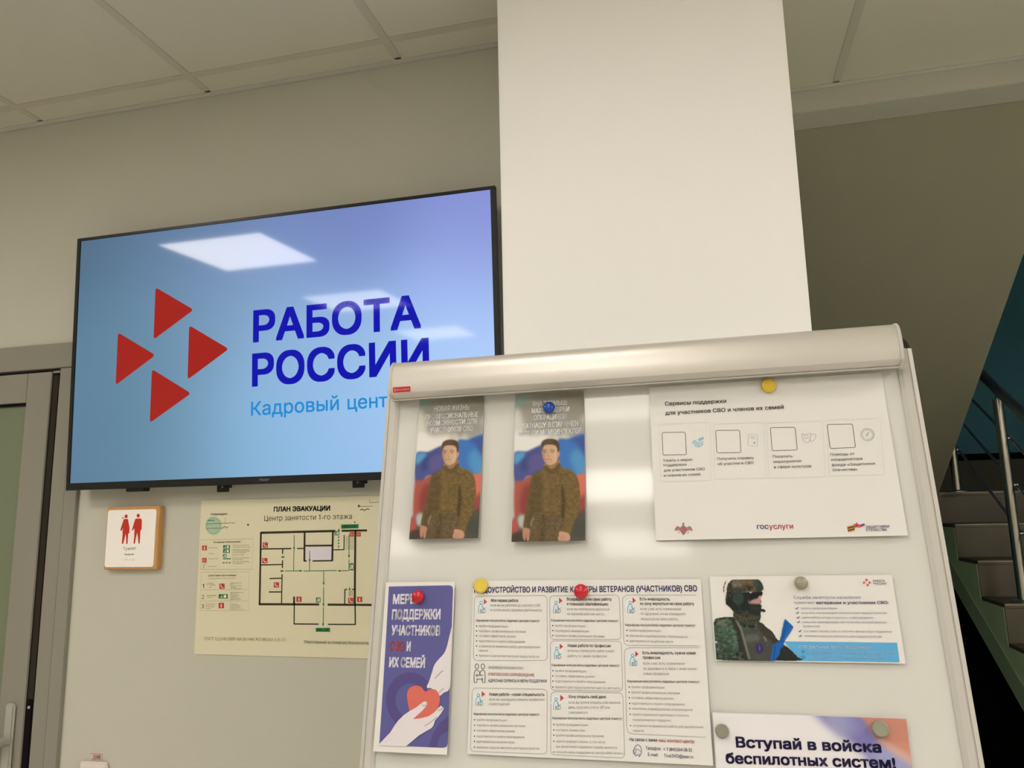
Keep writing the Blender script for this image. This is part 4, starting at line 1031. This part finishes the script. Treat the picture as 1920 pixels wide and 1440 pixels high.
for t_, x, y, x1, c_ in [('пройти профориентацию',873,443,1202,1),('получить консультацию психолога для трудоустройства',878,484,1645,1),('найти работу и подготовиться к собеседованию',885,526,1522,1),('повысить квалификацию или получить востребованную',888,566,1645,1),('профессию',890,604,1042,0),('составить бизнес-план и получить финансовую поддержку',900,648,1690,1),('переехать в другую местность для трудоустройства',903,692,1595,1)]:
    pr.text(t_, x, y, x1, 19, ng, 0)
    if c_: pr.line([(x-52,y-12),(x-42,y-2),(x-24,y-18)], 6, nb, 2); pr.line([(x-48,y-2),(x-30,y-2)], 4, ng, 2)
pr.text('СПЕЦИАЛЬНЫЕ МЕРЫ ПОДДЕРЖКИ:', 857, 795, 1505, 25, lb_, .02); pr.text('Приоритетное обслуживание и трудоустройство', 935, 842, 1730, 22, lb_, .006, y1=850); pr.text('Бесплатное дополнительное образование', 945, 888, 1630, 22, lb_, .006, y1=892)
pr.poly(rounded([(880,815),(900,815),(900,836),(880,836)], 4, 2), ink((56, 120, 160)), 2); pr.ring((893,874), 11, 5, ink((56, 120, 160)), 2)
for t in [[(1455,165),(1478,180),(1455,194)], [(1433,190),(1455,204),(1433,218)], [(1482,190),(1507,204),(1482,218)], [(1465,212),(1488,226),(1465,240)]]: pr.poly(rounded(t, 4, 2), rdi, 2)
pr.text('РАБОТА', 1521, 196, 1628, 17, nb, .01); pr.text('РОССИИ', 1525, 221, 1640, 17, nb, .01)
pr.build('leaflet_lettering', sm)

# sheet on the lower right, running out of the picture
ZE = (1300, 1260, 1920/560)
fr = on_board(.4442, -.4450)
def curl5(x, y): t = -y/.148; return .0012*math.cos(x*24)+.0012 + .004*max(0, (x-.185)/.025)**2*max(0, 1-t*6)
jn = sheet_mesh('recruitment_sheet', .210, .148, m_gloss, curl5, n=20, M=fr.M())
tag(jn, 'sheet with two dark headline lines and a blue and orange corner, lowest on the right', 'sheet')
cj = Canvas(1500, 760, (230, 220, 206), 0.4)
cj.fill([(760,200),(1180,200),(1420,560),(1480,800),(1250,800),(1120,560),(940,400),(820,310)], (128,120,164), 26); cj.fill([(840,250),(960,250),(1000,380),(930,420)], (168,166,178), 30, .8)
cj.fill([(880,240),(1000,240),(1080,380),(960,400)], (150,146,178), 22, .6); cj.fill([(1130,480),(1300,470),(1480,640),(1480,800),(1300,800),(1180,620)], (160,158,186), 26, .9)
cj.fill([(1060,200),(1500,180),(1500,640),(1400,580),(1300,520),(1180,430),(1120,340)], (204,136,110), 14); cj.fill([(1240,210),(1500,200),(1500,380)], (222,160,136), 12, .8); cj.fill([(1180,430),(1300,480),(1500,600),(1500,660),(1300,540)], (214,176,154), 14, .7)
photo_grid('colour_wash_print', fr, (.0005, -.0005, .2095, -.1475), 84, 60, cj.at, ZE, m_photo, jn, z=.0006, deform=curl5)
pr = Print(fr, ZE, base=.0008, deform=curl5, w=.002); dn = ink((52, 42, 78))
pr.text('Вступай в войска', 275, 482, 1212, 68, dn, .036, y1=517); pr.text('беспилотных систем!', 210, 584, 1304, 68, dn, .036, y1=620)
pr.build('headline', jn)

# A4 sheet full of boxed text
ZB, ZC = (870, 1070, 973/250), (1020, 1070, 1284/330)
fr = on_board(.1443, -.2915)
def curl6(x, y): t = -y/A4S; return .0055*t*t*(.35+.65*x/A4L)+.0006*math.sin(x*28)
em = sheet_mesh('career_guide_sheet', A4L, A4S, m_paper, curl6, M=fr.M())
tag(em, 'white A4 sheet of boxed text with red flags under yellow and red magnets', 'sheet')
pr = Print(fr, ZB, deform=curl6, w=.0025)
pr.text('ТРУДОУСТРОЙСТВО И РАЗВИТИЕ КАРЬЕРЫ ВЕТЕРАНОВ (УЧАСТНИКОВ) СВО', 62, 160, 1702, 41, nv_, .024, y1=149)
pr.build('headline', em)
pr = Print(fr, ZB, deform=curl6, w=.0025)
KK = 'Карьерные консультанты кадровых центров помогут:'
def rbox(c, w_=5): pr.line(rounded(c, 34, 5), w_, lnk, 1, True)
def block(head, sub, kline, bullets, flag, fig):
    for t_, x, y, x1 in head: pr.text(t_, x, y, x1, 22, hd, .016, y1=y+2)
    for t_, x, y, x1 in sub: pr.text(t_, x, y, x1, 20, gr, 0, y1=y+2)
    pr.text(KK, kline[0], kline[1], kline[2], 18, hd, .008, y1=kline[1]+5)
    for t_, x, y, x1, b_ in bullets:
        pr.text(t_, x, y, x1, 18, gr, 0, y1=y+(x1-x)*.02)
        if b_: pr.circle((x-16, y-8), 5, hd, 2, 8)
    pr.poly(flag, rdi, 2)
    x, y = fig
    pr.circle((x, y+22), 40, ink((222, 220, 208)), 1, 20, 52)
    pr.ring((x, y), 10, 4, tl, 3, 12); pr.line(spline([(x-16,y+78),(x-18,y+40),(x-8,y+16),(x+8,y+16),(x+16,y+34),(x+14,y+78)], 4, False), 4, tl, 3); pr.line(spline([(x+4,y+28),(x+22,y+44),(x+34,y+36)], 4, False), 4, tl, 3); pr.line([(x-2,y+46),(x-2,y+80)], 4, ink((96,112,140)), 3); pr.ring((x+18, y+62), 14, 4, tl, 3, 12)
rbox([(72,186),(604,180),(606,656),(66,656)])
block([('Моя первая работа',195,226,392)], [('если вы не работали до участия в СВО',192,260,556),('и хотите начать трудовую деятельность',192,295,567)], (85,370,552),
  [('пройти профориентацию',105,411,322,1),('подобрать профессиональное обучение',105,447,448,1),('составить эффективное резюме',105,483,376,1),('подготовиться и пройти собеседования',105,521,444,1),('устроиться на временную работу для приобретения',105,558,553,1),('навыков',105,590,173,0),('переехать в другую местность для трудоустройства',105,627,548,1)],
  [(143,205),(166,226),(143,247)], (122,232))
rbox([(58,856),(606,866),(606,1338),(46,1318)])
block([('Новая работа – новая специальность',183,912,587)], [('если вы планируете сменить профессию',183,948,588),('и работодателя',183,981,334)], (70,1053,552),
  [('пройти профориентацию',92,1096,316,1),('подобрать профессиональное обучение',92,1135,448,1),('составить эффективное резюме',92,1174,372,1),('подготовиться и пройти собеседования',92,1216,442,1),('адаптироваться на рынке труда',92,1254,370,1),('переехать в другую местность для трудоустройства',92,1296,550,1)],
  [(128,880),(154,901),(128,922)], (104,908))
og = ink((112, 112, 110))
for x in (92, 136):
    pr.ring((x, 698), 13, 5, og, 2, 14, 18)
pr.line(spline([(72,815),(74,745),(92,725),(112,742),(108,760)], 4, False), 5, og, 2); pr.line(spline([(152,815),(152,745),(136,725),(116,742),(120,760)], 4, False), 5, og, 2); pr.line([(72,815),(92,817),(94,785)], 5, og, 2); pr.line([(152,815),(134,817),(132,785)], 5, og, 2)
pr.line([(84,764),(138,764)], 5, og, 2); pr.line([(96,754),(84,764),(96,774)], 5, og, 2); pr.line([(90,792),(138,792)], 5, og, 2); pr.line([(126,782),(138,792),(126,802)], 5, og, 2)
pr.text('ИНДИВИДУАЛЬНЫЙ ПЛАН', 177, 716, 432, 20, ink((176, 186, 176)), .012); pr.text('КОМПЛЕКСНОЕ СОПРОВОЖДЕНИЕ', 177, 765, 512, 21, ink((204, 110, 98)), .012); pr.text('АДРЕСНЫЕ СЕРВИСЫ И МЕРЫ ПОДДЕРЖКИ', 176, 812, 603, 21, nv_, .012, y1=816)
pr.z = ZC
rbox([(38,182),(546,176),(560,502),(44,502)])
block([('Возвращаюсь на свою работу',165,216,492),('и повышаю квалификацию',165,251,467)], [('если вы планируете вернуться',167,288,475),('на прежнее рабочее место',167,323,437)], (50,369,541),
  [('пройти профориентацию',78,408,302,1),('подтвердить квалификацию',78,445,328,1),('подобрать профессиональное обучение',78,481,440,1)], [(108,195),(133,218),(108,240)], (86,232))
rbox([(44,512),(562,514),(574,880),(48,872)])
block([('Новая работа по профессии',172,556,486)], [('если вы планируете найти новую',172,593,512),('работу по своей профессии',172,631,457)], (55,696,553),
  [('пройти профориентацию',80,738,310,1),('составить эффективное резюме',80,776,368,1),('подготовиться и пройти собеседования',80,814,447,1),('переехать для трудоустройства в другую местность',80,857,556,1)], [(113,532),(138,553),(113,575)], (92,566))
rbox([(50,884),(574,892),(590,1366),(50,1342)])
block([('Хочу открыть своё дело',178,929,452)], [('если вы хотите открыть собственное',178,970,557),('дело, получить статус ИП или',178,1006,482),('самозанятого',178,1043,320)], (62,1083,573),
  [('пройти профориентацию',88,1130,323,1),('составить бизнес-план',88,1170,300,1),('пройти профессиональное обучение',88,1208,437,1),('зарегистрировать бизнес, в том числе',88,1252,447,1),('при финансовой поддержке службы занятости',88,1290,533,0),('получить меры поддержки от центра «Мой бизнес»',88,1330,582,1)], [(118,905),(145,930),(118,952)], (88,938))
pr.line([(1106,177)]+rounded([(572,177),(582,546)], 30, 5)[6:6]+[(600,177),(574,196),(572,220),(580,500),(590,535),(612,545),(1132,548)], 5, lnk, 1)
block([('Есть инвалидность,',698,215,920),('но хочу вернуться на свою работу',700,249,1095)], [('если у вас есть ограничения',702,287,1000),('по здоровью, но вы планируете',705,322,1035),('вернуться на свою работу',707,360,978)], (592,403,1107),
  [('пройти профориентацию',620,443,855,1),('обеспечить индивидуальное сопровождение',622,482,1048,1),('адаптироваться на рабочем месте',622,520,942,1)], [(645,195),(670,217),(645,238)], (628,232))
pr.line([(1134,562),(620,562),(592,578),(585,610),(604,1140),(612,1175),(640,1190),(1182,1214)], 5, lnk, 1)
block([('Есть инвалидность, нужна новая',718,609,1106),('профессия',720,643,848)], [('если у вас есть ограничения',722,685,1027),('по здоровью и в связи с этим нужна',724,723,1112),('новая профессия',727,760,912)], (608,814,1137),
  [('пройти профориентацию',637,856,880,1),('пройти профессиональное обучение',637,895,993,1),('составить эффективное резюме',638,935,945,1),('подготовиться и пройти собеседования',640,976,1027,1),('обеспечить индивидуальное сопровождение',642,1014,1087,1),('пройти социальную адаптацию и получить',645,1056,1060,1),('психологическую поддержку',647,1095,930,0),('устроиться на временную работу для приобретения',648,1138,1162,1),('навыков',650,1174,730,0)], [(665,587),(690,608),(665,630)], (646,618))
pr.text('На связи с вами', 625, 1241, 826, 24, nv_, .014, y1=1246); pr.text('наш контакт-центр:', 838, 1247, 1101, 24, rdi, .014, y1=1256)
pr.text('Телефон:', 743, 1305, 856, 25, nv_, .006, y1=1308); pr.text('+ 7 (843)564-38-32', 872, 1312, 1081, 25, nv_, .006, y1=1318); pr.text('E-mail:', 760, 1350, 835, 25, nv_, .006, y1=1353); pr.text('Trud.SVO@tatar.ru', 876, 1358, 1090, 25, nv_, .006, y1=1366)
pr.line(spline([(668,1350),(656,1315),(668,1280),(690,1270),(708,1290),(712,1325),(700,1350)], 5, False), 5, ink((140, 138, 150)), 2); pr.line(spline([(668,1350),(690,1340),(700,1350),(690,1358)], 4, False), 5, ink((140, 138, 150)), 2); pr.ring((662,1318), 10, 5, ink((140, 138, 150)), 2, 12, 18); pr.line(spline([(670,1300),(690,1305),(708,1318)], 4, False), 4, ink((140, 138, 150)), 2)
pr.build('guide_print', em)

# ------------------------------------------------------------------ magnets
def magnet(px, r, label, c, kind, w=.004):
    m = mat('magnet_%d_%d_%d' % c, pigment(c), rough=0.25 if kind == 'dome' else 0.35, spec=0.5)
    xy = bd.at(px, w+.004); fr_ = bd.sub(xy[0], xy[1], w)
    if kind == 'dome':
        prof = [(r*.80, 0), (r*.84, .0012)] + [(r*math.cos(t), .0042+r*.62*math.sin(t)) for t in np.linspace(-.25, math.pi/2*.985, 16)]
    else:
        prof = [(r*.94, 0), (r, .0008), (r, .0040), (r*.97, .0052), (r*.88, .0060), (r*.80, .0062), (r*.74, .0057), (r*.05, .0055)]
    o = MB().lathe(prof, (0, 0, 0), (0, 0, 1), 40).build('magnet', m, smooth=True)
    o.matrix_world = fr_.M(); tag(o, label, 'magnet', 'round magnets on the flipchart'); return o
magnet((1029, 764), .0083, 'blue dome magnet on the leaflet in the middle of the board', (18, 66, 150), 'dome', .0030)
magnet((1441.5, 722.5), .0094, 'yellow disc magnet just below the clamp bar', (226, 186, 46), 'disc', .0022)
magnet((901, 1098), .0096, 'yellow disc magnet at the corner of the boxed text sheet', (222, 190, 66), 'disc', .0024)
magnet((783.5, 1119), .0088, 'red dome magnet on the purple hands card', (190, 28, 34), 'dome', .0066)
magnet((1089.5, 1109), .0093, 'red dome magnet on the headline of the boxed text sheet', (196, 34, 40), 'dome', .0024)
magnet((1502, 1093), .0078, 'grey disc magnet on the soldier leaflet', (152, 142, 112), 'dome', .0028)
magnet((1354, 1371), .0078, 'grey disc magnet on the white left corner of the lowest sheet', (142, 134, 110), 'disc', .0046)
magnet((1651, 1367), .0088, 'grey disc magnet on the orange corner of the lowest sheet', (150, 146, 118), 'disc', .0046)

# ------------------------------------------------------------------ stairwell behind the opening
m_soff = mat('stair_soffit_paint', (0.27, 0.262, 0.19), rough=0.8, spec=0.15, bump=0.1, bscale=120, mottle=0.04, mscale=3)
m_step = mat('stair_tile', (0.118, 0.104, 0.072), rough=0.5, spec=0.35, mottle=0.10, mscale=14)
m_edge = mat('stair_tile_edge', (0.30, 0.27, 0.20), rough=0.4, spec=0.4)
m_conc = mat('stair_paint_green', (0.62, 0.77, 0.46), rough=0.7, spec=0.2, mottle=0.05, mscale=6)
m_teal = mat('stairwell_paint_teal', (0.075, 0.225, 0.30), rough=0.7, spec=0.25, mottle=0.04, mscale=2)
m_coal = mat('understair_shade_black', (0.006, 0.006, 0.005), rough=0.9, spec=0.05)  # near-black colour stands in for the unlit space under the stairs
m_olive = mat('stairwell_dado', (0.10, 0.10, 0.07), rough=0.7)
SX, LX = 1.170, 1.13                             # left end of the treads, left face of the stair slab
RISE, RUN, LAND_Y, LAND_Z = 0.158, 0.272, 4.505, EYE+0.0520
WELL_L, WELL_R, WELL_B = -0.30, ROOM_R, 5.70
struct(MB().box((WELL_L-.1, BEAM_BACK, -.1), (WELL_L, WELL_B+.1, 5.2)).build('wall_stair_left', m_teal))
struct(MB().box((WELL_R, BEAM_BACK, -.1), (WELL_R+.1, WELL_B+.1, 5.2)).build('wall_stair_right', m_teal))
struct(MB().box((WELL_L, WELL_B, -.1), (WELL_R, WELL_B+.1, 5.2)).build('wall_stair_back', m_teal))
struct(MB().box((WELL_L-.1, BEAM_BACK, 5.2), (WELL_R+.1, WELL_B+.1, 5.3)).build('ceiling_stairwell', m_teal))
struct(MB().box((WELL_L, BEAM_BACK, CEIL+.30), (WELL_R, BEAM_BACK+.1, 5.2)).build('wall_stair_front', m_teal))
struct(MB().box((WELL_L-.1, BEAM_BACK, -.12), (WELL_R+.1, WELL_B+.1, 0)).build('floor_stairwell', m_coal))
struct(MB().box((0.99, BEAM_BACK+.02, 0), (LX-.002, BEAM_BACK+.06, 0.98)).build('understair_shade_front', m_coal))  # added black panel, painting in the darkness below the stairs
# upper flight: its sloping underside is what the room sees
zb = BEAM_Z; y0 = BEAM_BACK; y1 = LAND_Y-.20; z1 = LAND_Z-.005
up = MB(); prof = [(y0, zb), (y1, z1), (y1, z1-.0)]
sl_ = (zb-z1)/(y1-y0); th = .22
up.prism([(y0, zb), (y1, z1), (y1+.40, z1), (y1+.40, z1+.02), (y1+.05, z1+.20), (y0, zb+.24)], 0, WELL_L, LX)
fl = up.build('stair_flight', m_soff); struct(fl)
n_up = 8
MB().box((LX-.03, y0+.02, zb+.24), (LX, y0+.05, zb+1.1)).build('upper_post', m_coal, fl)
# lower flight
SL = 1.168                                       # left face of the lower flight
st = thing('staircase', 'dark tiled staircase with green side, rising behind the right of the flipchart', 'staircase', M=Matrix.Translation((SL, LAND_Y, LAND_Z)))
NS = 9
pts = [(1.19, 0.0), (0.0, 0.0)]
for k in range(NS): pts += [(-k*RUN+.0, -(k+1)*RISE+.0), (-(k+1)*RUN, -(k+1)*RISE)]
pts += [(-(NS)*RUN, -(NS+1)*RISE+.03)]
pts[-1] = (-NS*RUN, -LAND_Z)
pts += [(-NS*RUN+.22, -LAND_Z), (-.03, -.37), (1.19, -.30)]
slab = MB().prism([(a, b) for a, b in pts], 0, 0.0, WELL_R-SL-.002).build('stair_slab', m_conc, st)
for k in range(0, 7):
    yk, zk_ = -k*RUN, -k*RISE
    t_ = MB().box((SX-SL, yk-.014, zk_-.001), (WELL_R-SL-.004, (yk+RUN-.004 if k else 1.18), zk_+.016)).build('tread', m_step, st, bevel=.002)
    MB().box((SX-SL, yk-.010, zk_-RISE+.0168), (WELL_R-SL-.004, yk-.0005, zk_-.002)).build('riser', m_step, st, bevel=.0015)
    MB().box((SX-SL+.001, yk-.0165, zk_+.0095), (WELL_R-SL-.006, yk-.0135, zk_+.0165)).build('nosing', m_edge, t_)
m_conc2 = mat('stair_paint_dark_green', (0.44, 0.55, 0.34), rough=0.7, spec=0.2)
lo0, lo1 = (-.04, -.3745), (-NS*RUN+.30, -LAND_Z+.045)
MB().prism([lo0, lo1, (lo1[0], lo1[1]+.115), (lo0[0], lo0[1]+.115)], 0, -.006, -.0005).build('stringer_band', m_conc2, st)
MB().box((0, 4.62-LAND_Y, -LAND_Z), (WELL_R-SL-.002, 4.68-LAND_Y, -.305)).build('understair_shade_panel', m_coal, st)  # added black sheet that gives the open space below its darkness
struct(MB().box((WELL_L, 4.62, 0), (SL-.012, 4.68, LAND_Z-.17)).build('understair_shade_wall', m_coal))  # added like the panel, carries the painted darkness on to the left
struct(MB().box((WELL_L, LAND_Y+.25, LAND_Z-.16), (SL-.004, WELL_B, LAND_Z+.016)).build('floor_landing', m_step))
# back wall: tall dark skirting above the landing
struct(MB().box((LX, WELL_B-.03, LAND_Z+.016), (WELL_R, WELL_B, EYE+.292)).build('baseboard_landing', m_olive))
struct(MB().box((LX, WELL_B-.034, EYE+.292), (WELL_R, WELL_B, EYE+.335)).build('landing_shadow_strip', m_coal))  # shadow band above the skirting, painted as a black strip
# railing
m_steel = mat('brushed_steel', (0.42, 0.40, 0.34), rough=0.28, metal=1.0)
m_rail = mat('rail_dark_steel', (0.30, 0.36, 0.40), rough=0.30, metal=0.9)
RX = 1.262
rl = thing('stair_railing', 'steel stair railing with round posts and four sloping rails on the staircase', 'railing', M=Matrix.Translation((RX, LAND_Y, LAND_Z)))
posts = [(4.44, LAND_Z+.016), (3.735, LAND_Z-3*RISE+.016+.05), (2.95, LAND_Z-6*RISE+.016)]
posts[1] = (3.735, LAND_Z-3*RISE+.016)
# rails as straight lines in the plane of the railing
def rail_line(p, q):
    a, b = on_x(p, RX+.028), on_x(q, RX+.028); s_ = (b[2]-a[2])/(b[1]-a[1]); return a[1], a[2], s_
lines = [((1836, 698), (1920, 779)), ((1818, 744), (1878, 806)), ((1803, 791), (1888, 890)), ((1791, 835), (1905, 985))]
RL = [rail_line(*l) for l in lines]
_a, _b = on_x(lines[0][0], RX), on_x(lines[0][1], RX); RL[0] = (_a[1], _a[2], (_b[2]-_a[2])/(_b[1]-_a[1]))
for i, (ya, za, s_) in enumerate(RL):
    ye_ = 4.52; yb_ = 2.85
    A = (0, ye_-LAND_Y, za+(ye_-ya)*s_-LAND_Z); Bq = (0, yb_-LAND_Y, za+(yb_-ya)*s_-LAND_Z)
    if i == 0: MB().tube((.0, A[1], A[2]), (.0, Bq[1], Bq[2]), .021, 24).build('handrail', m_rail, rl, smooth=True)
    else:
        o = MB().tube((.028, A[1], A[2]), (.028, Bq[1], Bq[2]), .0062, 14).build('mid_rail', m_rail, rl, smooth=True)
for yp, zp in posts:
    top = RL[0][1]+(yp-RL[0][0])*RL[0][2]
    o = MB().tube((0, yp-LAND_Y, zp-LAND_Z), (0, yp-LAND_Y, top-.05-LAND_Z), .0200, 24).build('post', m_steel, rl, smooth=True)
    MB().tube((0, yp-LAND_Y, top-.05-LAND_Z), (0, yp-LAND_Y, top-.012-LAND_Z), .008, 14).lathe([(.022, 0), (.022, .004)], (0, yp-LAND_Y, top-.052-LAND_Z), (0, 0, 1), 24).build('post_cap', m_rail, o, smooth=True)
    MB().lathe([(.046, 0), (.046, .004), (.040, .008), (.0205, .012)], (0, yp-LAND_Y, zp-LAND_Z+.0005), (0, 0, 1), 28).build('flange', m_rail, o, smooth=True)
    for i in (1, 2, 3):
        zz = RL[i][1]+(yp-RL[i][0])*RL[i][2]-LAND_Z
        MB().tube((.016, yp-LAND_Y, zz), (.034, yp-LAND_Y, zz), .0095, 14).build('rail_holder', m_rail, o, smooth=True)
